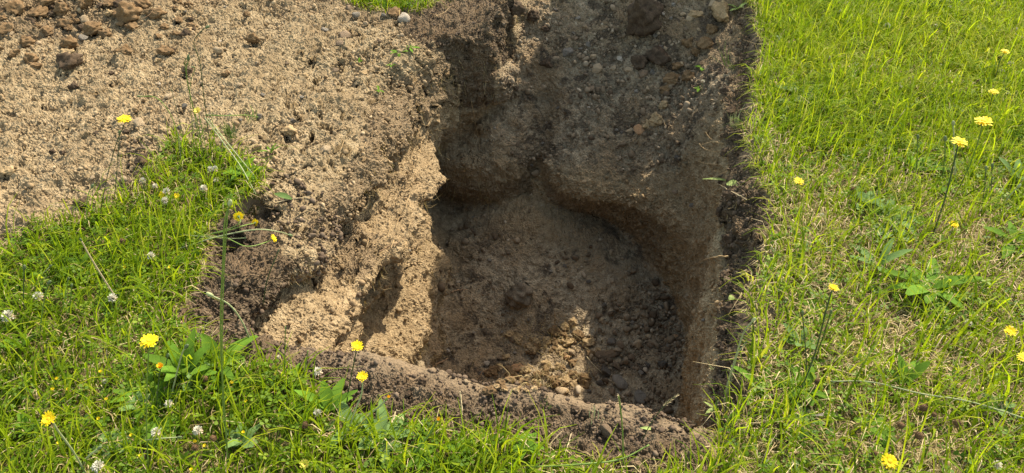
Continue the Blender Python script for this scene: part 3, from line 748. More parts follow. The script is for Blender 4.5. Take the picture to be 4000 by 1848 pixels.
    keep = RNG.random(len(cl)) < np.clip(.42 + 1.3 * c +   .40 * (u < 2600) - .3 * ss(850, 200, v) * (u > 2700), .04, 1); cl = cl[keep]; n = len(cl)
    hgt = RNG.uniform(.010, .034, n); rot = RNG.uniform(0, 6.28, n); rad = RNG.uniform(.0038, .0085, n)
    tx, ty = RNG.normal(0, .32, n), RNG.normal(0, .32, n)
    tmpl = []
    for k in range(3):
        a = k * 2.094
        for (r_, da) in ((.12, 0), (.75, -.55), (1.35, -.38), (1.5, 0), (1.35, .38), (.75, .55)):
            tmpl.append((r_ * math.cos(a + da), r_ * math.sin(a + da), .10 * (abs(da) > .1)))
    tmpl = np.array(tmpl)
    cr, sr = np.cos(rot), np.sin(rot)
    lx = (tmpl[None, :, 0] * cr[:, None] - tmpl[None, :, 1] * sr[:, None]) * rad[:, None]
    ly = (tmpl[None, :, 0] * sr[:, None] + tmpl[None, :, 1] * cr[:, None]) * rad[:, None]
    lz = tmpl[None, :, 2] * rad[:, None] + lx * tx[:, None] + ly * ty[:, None] + hgt[:, None]
    V = np.stack([lx + cl[:, 0:1], ly + cl[:, 1:2], lz + cl[:, 2:3]], 2).reshape(-1, 3)
    q = np.array([[6 * k + j for j in range(6)] for k in range(3)])
    F = (np.arange(n)[:, None, None] * 18 + q[None]).reshape(-1, 6)
    me = quad_mesh("clover_leaves", V, F, False); fattr(me, "tint", np.repeat(np.clip(.5 + .25 * RNG.normal(size=n), 0, 1), 18)); me.materials.append(M_CLOVER)
    o = link(bpy.data.objects.new("clover_leaves", me)); o["kind"] = "stuff"
make_turf()

# ------------------------------------------------------------------ loose grains: gravel, sand crumbs, topsoil crumbs (each one a mass)
def ico_template(seed):
    bm = bmesh.new(); bmesh.ops.create_icosphere(bm, subdivisions=2, radius=1)
    co = np.array([v.co[:] for v in bm.verts]); fa = np.array([[v.index for v in f.verts] for f in bm.faces]); bm.free()
    rs = np.random.default_rng(seed)
    for _ in range(6):
        nrm = rs.normal(size=3); nrm /= np.linalg.norm(nrm); co = co - np.outer(np.maximum(co @ nrm - rs.uniform(.5, .8), 0), nrm)
    return co * (1 + .2 * perlin(co[:, 0] * 1.7 + seed, co[:, 1] * 1.7, co[:, 2] * 1.7, seed))[:, None], fa
ICO = [ico_template(400 + i) for i in range(5)]
def grains(name, mats, weight, n, size, sink=.25, tint_mu=.5, tint_sd=.25, flat=(.55, 1.0)):
    """n stones of random size strewn over the ground faces chosen by weight."""
    w = weight.astype(np.float64); w /= w.sum()
    f = RNG.choice(len(TF), n, p=w); qv = TV[TF[f]]; b = RNG.dirichlet((1, 1, 1, 1), n)
    pos = (qv * b[:, :, None]).sum(1); nr = TN[TF[f, 0]]
    sz = size(n); parts_v, parts_f, tn, off = [], [], [], 0
    k = RNG.integers(0, len(ICO), n)
    for ti, (tv, tf) in enumerate(ICO):
        m = np.nonzero(k == ti)[0]
        if not len(m): continue
        q = RNG.normal(size=(len(m), 4)); q /= np.linalg.norm(q, axis=1)[:, None]
        a, b_, c, d = q.T
        Rm = np.stack([np.stack([1 - 2 * (c * c + d * d), 2 * (b_ * c - a * d), 2 * (b_ * d + a * c)], 1),
                       np.stack([2 * (b_ * c + a * d), 1 - 2 * (b_ * b_ + d * d), 2 * (c * d - a * b_)], 1),
                       np.stack([2 * (b_ * d - a * c), 2 * (c * d + a * b_), 1 - 2 * (b_ * b_ + c * c)], 1)], 1)
        sc = np.stack([RNG.uniform(*flat, len(m)), RNG.uniform(*flat, len(m)), np.ones(len(m))], 1) * sz[m][:, None]
        vv = np.einsum('nij,nkj->nki', Rm, tv[None] * sc[:, None, :])
        vv = vv + (pos[m] + nr[m] * (sz[m] * (.7 - sink))[:, None] + nr[m] * 0)[:, None, :]
        parts_v.append(vv.reshape(-1, 3)); parts_f.append((np.arange(len(m))[:, None, None] * len(tv) + tf[None] + off).reshape(-1, 3))
        tn.append(np.repeat(np.clip(RNG.normal(tint_mu, tint_sd, len(m)), 0, 1), len(tv))); off += len(m) * len(tv)
    me = quad_mesh(name, np.concatenate(parts_v), np.concatenate(parts_f)); fattr(me, "tint", np.concatenate(tn)); me.materials.append(mats)
    o = link(bpy.data.objects.new(name, me)); o["kind"] = "stuff"; return o
ctr = TV[TF].mean(1); pu, pv = to_px(ctr.T); vis = ((pu > -300) & (pu < 4300) & (pv > -150) & (pv < 1950)).astype(float)
clump = lambda sc, sd: np.clip(.5 + 1.6 * fbm(ctr[:, 0] * sc, ctr[:, 1] * sc, ctr[:, 2] * sc, sd, 3), .03, 2.5)
W_slope = (cls == 3) * vis * clump(4, 71); W_floor = (cls == 2) * vis * clump(5, 72) * (.35 + 2.2 * ss(2300, 2500, pu) * ss(1050, 1250, pv))
W_sand = (cls == 0) * vis * clump(3.2, 73) * (.7 + 1.6 * m4(clod)); W_top = (cls == 4) * vis * clump(6, 74)
W_wall = (cls == 1) * vis * clump(5, 75)
lg = lambda mu, sg, hi: (lambda n: np.minimum(np.exp(RNG.normal(math.log(mu), sg, n)), hi))
grains("slope_gravel", M_GRAVEL, W_slope, 6500, lg(.0030, .62, .017), .32, .36, .28)
grains("floor_gravel", M_GRAVEL, W_floor, 4200, lg(.0031, .7, .020), .25, .42, .3)
grains("sand_crumbs", M_SCRUMB, W_sand, 9000, lg(.0028, .55, .011), .35, .45, .25, (.6, 1))
grains("topsoil_crumbs", M_CRUMB, W_top * (1 + 1.5 * (np.abs(fs + .05) < .12)), 8500, lg(.0022, .55, .008), .4, .5, .25, (.7, 1))
LB = soft(LAWN2D, 8); lb = samp(LB, ctr[:, 0], ctr[:, 1])
grains("sand_crumbs", M_SCRUMB, (cls == 5) * vis * (lb < .93) * (pu < 1750) * (1 - lb), 2600, lg(.0030, .5, .010), .1, .4, .25)
grains("topsoil_crumbs", M_CRUMB, ((cls == 5) * (lb < .9) + (cls == 0) * (fw < -.9) * (fs < .55) * 1.2) * vis * (pu > 500), 2600, lg(.0032, .6, .012), .2, .5, .25)
grains("wall_grit", M_SCRUMB, W_wall, 3500, lg(.0032, .6, .012), .35, .2, .25)
# ------------------------------------------------------------------ placing by sight line
def up_at(u, v, lift):                              # a point `lift` metres above the ground, on the sight line of a photo point
    p, n = hit(u, v); d = (EYE - p).normalized(); return p + d * (lift / max(d.z, .35))
def stand(pts, dy=0.0):                             # a standing stem: foot on the ground, the rest in the upright plane through it
    f, _ = hit(*pts[0]); out = [f + Vector((0, 0, -.004))]
    for i, q in enumerate(pts[1:], 1):
        d = ray(*q); t = (f.y + dy * i / (len(pts) - 1)) / d.y; p = EYE + d * t
        out.append(p)
    return out
def depth(p): return p.y * C40 - (p.z - CAM_H) * S40
# ------------------------------------------------------------------ flower heads (one of each kind, then copied)
def petals(n, length, width, lift, drop_, mat, seed, rows=2):
    rs = random.Random(seed); parts = []
    for r in range(rows):
        for k in range(n):
            a = 2 * math.pi * (k + .5 * r) / n + rs.uniform(-.09, .09); L = length * (1 - .24 * r) * rs.uniform(.88, 1.06)
            el = lift + .26 * r + rs.uniform(-.12, .12)
            d = (math.cos(a) * math.cos(el), math.sin(a) * math.cos(el), math.sin(el))
            parts.append(strap((math.cos(a) * .06, math.sin(a) * .06, .02 * r), d, (-math.cos(a) * math.sin(el), -math.sin(a) * math.sin(el), math.cos(el)),
                               L, width * rs.uniform(.85, 1.1), drop_ + rs.uniform(-.1, .1), 3, .72, rs.uniform(-.1, .25)))
    return merge(parts)
def mk(name, vf, mat):
    me = bpy.data.meshes.new(name); me.from_pydata([tuple(v) for v in vf[0]], [], vf[1]); me.update()
    me.polygons.foreach_set("use_smooth", [True] * len(me.polygons)); me.materials.append(mat); return me
# unit heads: radius 1 = half the flower's width, facing +Z
COROLLA = {"open": [mk("corolla", petals(18, .98, .23, .06, -.06, None, s, 2), M_PETAL) for s in (1, 2)],
           "gold": [mk("corolla", petals(16, .98, .24, .26, -.02, None, s, 2), M_PETAL) for s in (3,)],
           "orange": [mk("corolla", petals(14, 1.0, .25, .85, .05, None, 4, 2), M_PETALO)],
           "pale": [mk("corolla", petals(16, .98, .25, .45, 0, None, 5, 2), M_PETALP)],
           "closing": [mk("corolla", petals(11, 1.25, .22, 1.18, .0, None, 6, 2), M_PETALO)]}
DISC = mk("disc", lathe([(.30, .02), (.30, .14), (.22, .20), (.06, .22)], 12, .08), M_DISC)
CALYX = mk("calyx", lathe([(.07, -.62), (.20, -.50), (.27, -.25), (.25, -.02), (.20, .04)], 10, .06), M_CALYX)
CALYX_L = mk("calyx", lathe([(.10, -1.5), (.24, -1.3), (.34, -.7), (.30, -.1), (.26, .1)], 10, .06), M_STEM)
def orient(o, p, z, scale):
    o.matrix_world = Matrix.Translation(p) @ Vector(z).to_track_quat('Z', 'Y').to_matrix().to_4x4() @ Matrix.Scale(scale, 4)
def place_part(proto, name, parent, p, z, scale, twist=0.0):
    o = bpy.data.objects.new(name, proto); COL.objects.link(o); o.parent = parent
    m = Matrix.Translation(Vector(p) - parent.location) @ Vector(z).normalized().to_track_quat('Z', 'Y').to_matrix().to_4x4() @ Matrix.Rotation(twist, 4, 'Z') @ Matrix.Scale(scale, 4)
    o.matrix_local = m; return o
def stem_part(parent, path, r0, r1, mat, sides=6, wob=.1):
    rel = [p - parent.location for p in path]
    vs, fs = tube(rel, r0, r1, sides, wob); return meshobj("stem", vs, fs, mat, parent)
def finish(t, head, label, cat, u, v, group):
    if label: tag(t, label, cat, group)
    else: wlabel(t, head, cat, u, v, group)
CNT = [0]
def flower(pts, wpx, style="open", label=None, tilt=(0, 0, 1), r=.0013, mat=None, lie=None, head=None, dy=0.0):
    """A yellow composite flower: stem, calyx, ring of petals, disc. pts: photo points foot -> head."""
    path = stand(pts, dy) if lie is None else [up_at(u, v, l) for (u, v), l in zip(pts, lie)]
    t = empty("hawkbit_flower", path[0].copy(), "x", "flower")
    crv = catmull(path, 16 if len(path) < 4 else 28)
    rad = wpx * .43 * depth(path[-1]) / FPX
    stem_part(t, crv, r, r * .85, mat or M_STEM)
    end = (crv[-1] - crv[-3]).normalized(); z = (Vector(tilt).normalized() * (1 if lie is None else .35) + end * (.35 if lie is None else 1)).normalized()
    CNT[0] += 1
    hp = crv[-1] + z * rad * (.55 if style != "closing" else 1.3)
    place_part(CALYX_L if style == "closing" else CALYX, "calyx", t, hp, z, rad)
    c = COROLLA[style][CNT[0] % len(COROLLA[style])]
    place_part(c, "corolla", t, hp, z, rad, CNT[0] * 1.3)
    if style in ("open", "gold"): place_part(DISC, "disc", t, hp, z, rad)
    finish(t, head or ["yellow hawkbit flower"], label, "flower", pts[-1][0], pts[-1][1], "yellow flowers in the turf")
    return t
def clover_head(seed, mats):
    rs = random.Random(seed); A, Bp = [], []
    for i in range(46):
        z = 1 - 1.75 * (i + .5) / 46; a = i * 2.39996; q = math.sqrt(max(0, 1 - z * z))
        d = Vector((q * math.cos(a), q * math.sin(a), z + (.25 if z > -.4 else -.35))).normalized()
        (A if z > -.42 else Bp).append(strap(d * .18, d, d.orthogonal(), rs.uniform(.75, 1.02), .30, rs.uniform(-.15, .15), 2, .75, .6))
    return merge(A), merge(Bp)
CLV = []
for s in (1, 2, 3):
    a, b = clover_head(s, None); CLV.append((mk("flower_head", a, M_FLORET), mk("withered_floret", b, M_FLORETB)))
TREF = mk("flower_head", merge([strap(Vector((math.cos(i * 2.4) * .2, math.sin(i * 2.4) * .2, .1)), Vector((math.cos(i * 2.4), math.sin(i * 2.4), .9 - i * .06)), Vector((0, 0, 1)), .9, .5, .1, 2, .8, .5) for i in range(18)]), M_PETAL)
def seed_shape(seed):
    rs = random.Random(seed); parts = [lathe([(.2, -.9), (.62, -.55), (.78, 0), (.6, .55), (.15, .85)], 12, .12)]
    for i in range(60):
        z = 1 - 1.9 * (i + .5) / 60; a = i * 2.39996; q = math.sqrt(max(0, 1 - z * z)); d = Vector((q * math.cos(a), q * math.sin(a), z))
        parts.append(strap(d * .62, d + Vector((rs.uniform(-.3, .3), rs.uniform(-.3, .3), .3)), d.orthogonal(), rs.uniform(.3, .5), .26, 0, 2, .3, .3))
    return merge(parts)
SEED = [mk("seed_head", seed_shape(i), M_BROWN) for i in (1, 2)]
BUD = mk("bud", lathe([(.16, -1.25), (.42, -1.0), (.58, -.45), (.55, .2), (.40, .7), (.22, .95), (.05, 1.0)], 12, .06), M_CALYX)
BUDP = mk("bud", lathe([(.16, -1.25), (.42, -1.0), (.58, -.45), (.55, .2), (.40, .7), (.22, .95), (.05, 1.0)], 12, .06), M_STEMP)
def top_on_stem(kind, cat, protos, u, v, wpx, hgt, head, group, label=None, smat=None, r=.0008, tilt=None):
    """A small head on a short stem: clover, trefoil, seed head."""
    hp = up_at(u, v, hgt); f, _ = drop(hp.x + random.uniform(-.012, .012), hp.y + random.uniform(-.012, .012))
    t = empty(kind, f.copy(), "x", cat)
    rad = wpx * .42 * depth(hp) / FPX
    z = Vector(tilt or (random.uniform(-.35, .35), random.uniform(-.45, .1), 1)).normalized()
    stem_part(t, catmull([f - Vector((0, 0, .003)), (f + hp) / 2 + Vector((random.uniform(-.006, .006), random.uniform(-.006, .006), 0)), hp - z * rad * .3], 6), r, r, smat or M_STEM, 5)
    for nm, pm in protos: place_part(pm, nm, t, hp, z, rad)
    finish(t, head, label, cat, u, v, group); return t
def stalk(pts, label, head=None, lie=None, r=.0011, r1=None, mat=M_STEM, tip="bud", tippx=18, cat="flower bud", kind="budding_stalk", dy=0.0, group="stalks and buds in the turf", tipmesh=None):
    path = stand(pts, dy) if lie is None else [up_at(u, v, l) for (u, v), l in zip(pts, lie)]
    t = empty(kind, path[0].copy(), "x", cat); crv = catmull(path, max(16, 8 * (len(path) - 1))); r *= 1.35
    stem_part(t, crv, r, r1 or r * .8, mat)
    z = (crv[-1] - crv[-3]).normalized(); rad = tippx * .5 * depth(crv[-1]) / FPX
    if tip == "bud": place_part(tipmesh or BUD, "bud", t, crv[-1] + z * rad * .8, z, rad)
    if tip == "spike":
        parts = []; L = tippx * depth(crv[-1]) / FPX; rs = random.Random(int(pts[0][0]))
        for i in range(34):
            k = i / 33; a = i * 2.4; b = crv[-1] + z * L * (k - .85); o_ = z.orthogonal().normalized(); o_.rotate(Quaternion(z, a))
            parts.append(strap(b, z * .8 + o_ * .45, o_, L * .16 * rs.uniform(.8, 1.2) * (1.1 - .5 * k), L * .05, .1, 2, .3, .4))
        vf = merge(parts); meshobj("spike", [p - t.location for p in vf[0]], vf[1], M_SPIKE, t)
    finish(t, head or ["green stalk"], label, cat, pts[-1][0], pts[-1][1], group); return t
def rosette(u, v, n, lpx, wpx, mat, label, rise=.45, seed=0, kind="broadleaf_weed", cat="weed", group="broad leafed weeds in the turf", spread=(0, 6.283), lift=.0):
    p, nn = hit(u, v); p = p + Vector((0, 0, lift)); rs = random.Random(seed or int(u + v))
    t = empty(kind, p.copy(), "x", cat); sc = depth(p) / FPX
    for k in range(n):
        a = spread[0] + (spread[1] - spread[0]) * (k + rs.uniform(-.3, .3)) / n; el = rise * rs.uniform(.5, 1.35)
        d = Vector((math.cos(a) * math.cos(el), math.sin(a) * math.cos(el), math.sin(el))); upv = Vector((-math.cos(a) * math.sin(el), -math.sin(a) * math.sin(el), math.cos(el)))
        L, Wd = lpx * sc * rs.uniform(.75, 1.3), wpx * sc * rs.uniform(.75, 1.2)
        vs, fs = strap((0, 0, .012 if lpx > 55 else .003), d, upv, L, Wd, -rs.uniform(.15, .5), 6, .22, rs.uniform(.1, .4))
        for i, q in enumerate(vs):
            if i % 3 != 1: vs[i] = q + Vector((rs.uniform(-1, 1), rs.uniform(-1, 1), rs.uniform(-1, 1))) * Wd * .06
        meshobj("leaf", vs, fs, mat, t)
    finish(t, ["small leafy weed"], label, cat, u, v, group); return t
def lone_leaf(u, v, lpx, wpx, ang, mat, label, lift=.01):
    p = up_at(u, v, lift); sc = depth(p) / FPX; a = ang
    vs, fs = strap((0, 0, 0), (math.cos(a), math.sin(a), .15), (0, -.3, 1), lpx * sc, wpx * sc, -.3, 6, .3, .25)
    vs2 = [q - Vector((math.cos(a), math.sin(a), .1)) * lpx * sc * .5 for q in vs]
    o = meshobj("fallen_leaf", vs2, fs, mat); o.location = p; tag(o, label, "leaf"); return o
def stone(u, v, wpx, col, label=None, flat=.7, long=1.0, ang=None, sink=.38, kind="stone", cat="stone", head=None, group=None, protos=None):
    p, n = hit(u, v); r = wpx * .5 * depth(p) / FPX; CNT[0] += 1; rs = random.Random(int(u * 7 + v * 3))
    me = (protos or STONES[col])[CNT[0] % len(protos or STONES[col])]
    o = bpy.data.objects.new(kind, me); COL.objects.link(o)
    q = n.lerp(Vector((0, 0, 1)), .4).to_track_quat('Z', 'Y') @ Quaternion((0, 0, 1), ang if ang is not None else rs.uniform(0, 6.28)) @ Quaternion((1, 0, 0), rs.uniform(-.3, .3))
    sc = Vector((r * 1.08 * long, r * 1.08 * (rs.uniform(.72, .95) if long == 1 else 1 / long), r * flat * rs.uniform(.85, 1.1)))
    o.matrix_world = Matrix.LocRotScale(p + n * (sc.z * (1 - sink * 1.6)) - Vector((0, 0, 0)), q, sc)
    place = "on the sand" if u < 1750 and v < 1300 else ("on the slope" if v < 700 else "in the pit")
    size = "small " if wpx < 30 else ("large " if wpx > 58 else "")
    finish(o, head or [f"{size}{col} {kind}"], label, cat, u, v, group); return o
def clod(u, v, wpx, col, label=None, flat=.65, group="soil clods", kind="soil_clod", long=1.0, sink=.3):
    return stone(u, v, wpx, col, label, flat, long, None, sink, kind, "soil clod", [("small " if wpx < 40 else "") + f"{col} soil clod"], group, CLODS[col])
def root(pts, lift, label, r=.0016, mat=None, kind="root", cat="root", group="roots and twigs in the earth", wob=.25):
    lifts = lift if isinstance(lift, (list, tuple)) else [lift] * len(pts)
    for _ in range(9):                                # keep clear of a lip in front: all of it lies on one surface
        hs_ = [hit(u, v)[0] for u, v in pts]
        if max((a - b).length for a, b in zip(hs_, hs_[1:])) < .16 + .0012 * max(abs(a[0] - b[0]) + abs(a[1] - b[1]) for a, b in zip(pts, pts[1:])): break
        pts = [(u, v - 14) for u, v in pts]
    path = catmull([up_at(u, v, l) for (u, v), l in zip(pts, lifts)], 7 * (len(pts) - 1))
    rs = random.Random(int(pts[0][0])); path = [p + Vector((rs.uniform(-1, 1), rs.uniform(-1, 1), rs.uniform(-1, 1))) * r * .7 for p in path]
    c = path[0].copy(); vs, fs = tube([p - c for p in path], r, r * .45, 6, wob, rs)
    o = meshobj(kind, vs, fs, mat or M_ROOT); o.location = c
    finish(o, ["thin root"], label, cat, pts[-1][0], pts[-1][1], group); return o

# ------------------------------------------------------------------ yellow flowers
flower([(388, 885), (400, 780), (445, 590), (488, 478)], 64, "open", "tall lone yellow flower on a dark stem, standing before the bare sand", mat=M_STEMD, r=.0012)
flower([(578, 1848), (572, 1640), (578, 1420), (586, 1345)], 82, "open", "fully open yellow flower facing up in the left turf beside a withered orange one")
flower([(345, 1870), (290, 1770), (225, 1680), (202, 1640)], 72, "gold", "deep gold flower seen from below on a pale arching stem at the lower left", r=.0019, mat=M_STEMP, tilt=(-.1, -.6, .9))
flower([(1350, 1590), (1368, 1490), (1382, 1420), (1394, 1360)], 58, "gold", "yellow flower on a dark stem standing before the lit left pit wall", mat=M_STEMD, tilt=(.2, -.3, 1))
flower([(1350, 1710), (1385, 1610), (1412, 1540), (1417, 1478)], 54, "gold", "yellow flower on a pale bent stem in front of the pit's near lip", mat=M_STEMP, r=.0016, tilt=(0, -.3, 1))
flower([(1375, 1690), (1430, 1630), (1480, 1590), (1505, 1565)], 32, "closing", "half closed yellow flower on a thick pale stem leaning right at the near lip", mat=M_STEMP, r=.0021, tilt=(.6, 0, 1))
flower([(1600, 1790), (1645, 1740), (1675, 1700), (1700, 1655)], 36, "closing", "orange tipped closing flower on a thick green stem at the bottom of the near lip", mat=M_STEM, r=.0022, tilt=(.5, 0, 1))
flower([(605, 1620), (615, 1540), (622, 1470), (627, 1440)], 46, "orange", "withered orange flower with a dark calyx beside the open yellow flower", mat=M_STEMD, tilt=(.2, -.2, 1))
flower([(645, 800), (642, 780), (640, 762)], 36, "gold", "larger deep yellow flower low in the grass tuft by the sand", tilt=(-.2, -.8, .5))
flower([(693, 800), (692, 785), (690, 770)], 30, "gold", "smaller orange yellow flower just right of another in the grass tuft", tilt=(.3, -.4, .6))
flower([(690, 975), (800, 922), (900, 892), (938, 868), (934, 850)], 48, "open", "yellow flower over the dark hollow of the soil bank, uppermost of three nodding ones", lie=[.01, .04, .05, .06, .075], tilt=(0, -.3, 1))
flower([(700, 940), (880, 903), (950, 882), (993, 872)], 36, "open", "small yellow flower facing right over the soil bank, middle one of three nodding ones", lie=[.01, .04, .05, .05], tilt=(.7, -.2, .6))
flower([(690, 930), (860, 925), (960, 962), (1035, 948), (1062, 935)], 38, "open", "small yellow flower on a hooked stem over the soil bank, lowest of three nodding ones", lie=[.01, .05, .04, .04, .05], tilt=(.7, -.2, .6))
flower([(815, 640), (800, 560), (782, 470), (775, 440)], 38, "pale", "pale yellow flower among the tall thin stalks at the tuft's edge", tilt=(0, -.5, .8))
flower([(3640, 930), (3690, 780), (3730, 620), (3742, 568)], 70, "open", "yellow flower with a thick leafy dark stem, lower of the two big ones at right", mat=M_STEMD, r=.0022)
flower([(3735, 760), (3790, 640), (3825, 540), (3836, 490)], 80, "open", "largest bright yellow flower high at the right, above another yellow one", mat=M_STEM, r=.0016)
flower([(3880, 330), (3895, 280), (3905, 240), (3922, 210)], 40, "open", "yellow flower on a dark stem at the upper right corner", mat=M_STEMD)
flower([(3850, 470), (3865, 420), (3878, 368)], 44, "open", "yellow flower below the upper right corner one and above the largest one", mat=M_STEMD)
flower([(3110, 770), (3114, 740), (3118, 715)], 44, "open", "lone low yellow flower in the turf just right of the pit rim", tilt=(0, -.2, 1))
flower([(3715, 930), (3718, 905), (3721, 884)], 44, "gold", "deep gold flower low in the thin turf, above the big leafed weed", tilt=(0, -.3, 1))
flower([(3110, 1570), (3180, 1390), (3230, 1200), (3250, 1135)], 50, "gold", "deep yellow flower on a long dark leaning stem right of the pit", mat=M_STEMD, r=.0017, tilt=(.2, 0, 1))
flower([(3920, 1400), (3935, 1350), (3940, 1302)], 56, "gold", "gold flower near the right edge, beside the big leafed weed", tilt=(0, -.3, 1))
flower([(3995, 1480), (3998, 1440), (4000, 1408)], 62, "open", "yellow flower half cut off at the right edge")
flower([(3475, 1850), (3472, 1825), (3470, 1806)], 74, "open", "round fully open yellow flower at the bottom right, facing straight up", tilt=(0, -.45, .9))
flower([(1205, 1848), (1200, 1830), (1196, 1815)], 50, "pale", "pale yellow flower low in the clover at the bottom edge", tilt=(-.2, -.5, .8))
flower([(4080, 1660), (3800, 1572), (3600, 1538), (3400, 1492), (3250, 1490)], 40, "pale", "pale flower head at the end of a long stem lying across the turf", lie=[.03, .05, .05, .045, .04], mat=M_STEMP, r=.0015)
flower([(3080, 60), (3078, 45), (3077, 28)], 22, "gold", "tiny yellow flower at the top edge of the right turf")

# ------------------------------------------------------------------ tall thin stalks and buds
stalk([(832, 640), (812, 500), (795, 370), (780, 240), (757, 165), (790, 118), (805, 108)], "tallest thin dark stalk of the turf tuft, its yellow bud bent over to the right", mat=M_STEMD, r=.0010, tip="bud", tippx=18)
stalk([(800, 640), (775, 500), (740, 360), (728, 280), (735, 235)], "thin green stalk with a clustered bud, tallest of those just left of the tallest stalk", r=.0011, tip="bud", tippx=20)
stalk([(790, 640), (765, 480), (735, 330), (722, 250), (733, 222)], "thin green stalk bending back at its tip, close against its clustered neighbour", r=.0009, tip="bud", tippx=14, mat=M_STEM)
stalk([(760, 640), (752, 500), (742, 350), (760, 270), (755, 262)], "thin stalk with a short side tip in the middle of the tall tuft stalks", r=.0008, tip="bud", tippx=10)
stalk([(720, 640), (700, 540), (662, 440), (610, 382), (545, 376)], "thin green stalk arching far over to the left, its tip level", r=.0010, tip="bud", tippx=12)
stalk([(740, 620), (718, 540), (690, 430), (668, 345)], "very thin upright dark stalk left of the arching tuft stalks", r=.0007, tip=None, mat=M_STEMD)
stalk([(710, 650), (703, 590), (695, 520)], "short pale stalk at the foot of the tall thin stalks", r=.0008, tip=None, mat=M_STEMP)
stalk([(340, 905), (338, 830), (345, 760), (358, 732)], "short green bud stalk left of the lone yellow flower at the sand's edge", r=.0011, tip="bud", tippx=20)
stalk([(440, 800), (450, 740), (462, 600), (466, 520)], "thin dark stem beside the tall lone yellow flower, ending in a closed bud", r=.0008, tip="bud", tippx=15, mat=M_STEMD)
stalk([(600, 700), (612, 630), (623, 575)], "short dark stalk with a tiny bud in the bare sand above the tuft", r=.0007, tip="bud", tippx=10, mat=M_STEMD)
stalk([(892, 1848), (870, 1500), (862, 1250), (872, 1000), (878, 870), (896, 800)], "very long pale bud stalk crossing the dark soil bank, with the largest bud", r=.0012, tip="bud", tippx=30, mat=M_STEM, tipmesh=BUDP)
stalk([(872, 1700), (868, 1400), (872, 1150), (882, 940), (890, 830)], "second long stalk close beside the very long bud stalk on the soil bank", r=.0009, tip="bud", tippx=20, mat=M_STEM)
stalk([(985, 1345), (945, 1255), (895, 1190), (828, 1155)], "pale bud stalk bent over to the left on the dark soil bank", r=.0014, tip="bud", tippx=28, mat=M_STEMP, tipmesh=BUDP)
stalk([(690, 975), (850, 925), (1000, 897), (1090, 906), (1130, 918)], "long pale stalk lying across the dark hollow, its brown bud pointing right", lie=[.02, .055, .06, .05, .04], r=.0014, tip="bud", tippx=20, mat=M_STEMP)
stalk([(690, 915), (800, 925), (900, 932), (955, 930)], "short pale lying stalk with a small bud over the dark hollow", lie=[.02, .04, .035, .03], r=.0010, tip="bud", tippx=13, mat=M_STEMP)
stalk([(150, 1330), (165, 1220), (185, 1120), (190, 1107)], "green bud stalk, leaning left of the other buds at the far left", r=.0012, tip="bud", tippx=22)
stalk([(95, 1250), (92, 1150), (95, 1050)], "dark upright bud stalk nearest the left edge", r=.0011, tip="bud", tippx=24, mat=M_STEMD)
stalk([(120, 1160), (150, 1090), (195, 1042)], "pale bud stalk slanting up to the right near the left edge", r=.0010, tip="bud", tippx=16, mat=M_STEMP)
stalk([(235, 1250), (255, 1150), (267, 1092)], "grey green bud stalk standing left of a shorter twin", r=.0011, tip="bud", tippx=16)
stalk([(262, 1260), (275, 1180), (280, 1118)], "shorter grey green bud stalk standing right of its taller twin", r=.0010, tip="bud", tippx=16)
stalk([(470, 1190), (392, 1068), (345, 990), (318, 940)], "dry pinkish stem leaning left across the turf, with a split tip", r=.0014, tip="bud", tippx=14, mat=M_SPIKE)
stalk([(660, 1570), (690, 1460), (712, 1380), (725, 1358)], "pale bud stalk right of the withered orange flower", r=.0013, tip="bud", tippx=26, mat=M_STEMP)
stalk([(640, 1480), (648, 1430), (655, 1392)], "short dark bud just above the withered orange flower", r=.0010, tip="bud", tippx=20, mat=M_STEMD)
stalk([(300, 1848), (340, 1790), (385, 1752)], "thick pale green bud stalk slanting right at the bottom left", r=.0016, tip="bud", tippx=24, mat=M_STEMP)
stalk([(560, 1720), (640, 1712), (695, 1708)], "pale bud lying level in the turf below the white clover", lie=[.03, .04, .04], r=.0010, tip="bud", tippx=18, mat=M_STEMP)
stalk([(3735, 720), (3728, 600), (3724, 488)], "pale round bud standing above the yellow flower with the leafy stem", r=.0015, tip="bud", tippx=22, mat=M_STEMP, tipmesh=BUDP)
stalk([(3680, 720), (3690, 620), (3692, 548)], "thick grey bud close left of the yellow flower with the leafy stem", r=.0014, tip="bud", tippx=24)
stalk([(3835, 820), (3845, 740), (3851, 662)], "left one of a pair of dark buds below the largest yellow flower", r=.0010, tip="bud", tippx=20, mat=M_STEMD)
stalk([(3868, 820), (3872, 740), (3876, 652)], "right one of a pair of dark buds below the largest yellow flower", r=.0010, tip="bud", tippx=20, mat=M_STEMD)
stalk([(3900, 830), (3940, 770), (3975, 732)], "pale bud at the end of a slanting stem near the right edge", r=.0014, tip="bud", tippx=20, mat=M_STEMP, tipmesh=BUDP)
stalk([(2823, 1665), (2836, 1530), (2872, 1400), (2905, 1300), (2940, 1254)], "tall pale stalk curving over the right pit rim, its nodding bud at the top", r=.0015, tip="bud", tippx=22, mat=M_STEMP, tipmesh=BUDP)
stalk([(2840, 1560), (2865, 1450), (2880, 1385), (2912, 1340)], "shorter pale stalk curving beside the tall one on the right rim", r=.0012, tip="bud", tippx=12, mat=M_STEMP)
stalk([(3130, 1510), (3150, 1440), (3135, 1225)], "thin dark upright bud stalk left of the long leaning stem", r=.0010, tip="bud", tippx=18, mat=M_STEMD)
stalk([(3180, 1420), (3220, 1300), (3245, 1222)], "dark side bud just below the deep yellow flower of the right turf", r=.0010, tip="bud", tippx=18, mat=M_STEMD)
stalk([(3580, 700), (3583, 600), (3585, 540)], "flat leafy grey bud stalk left of the thick grey bud", r=.0014, tip="bud", tippx=20)
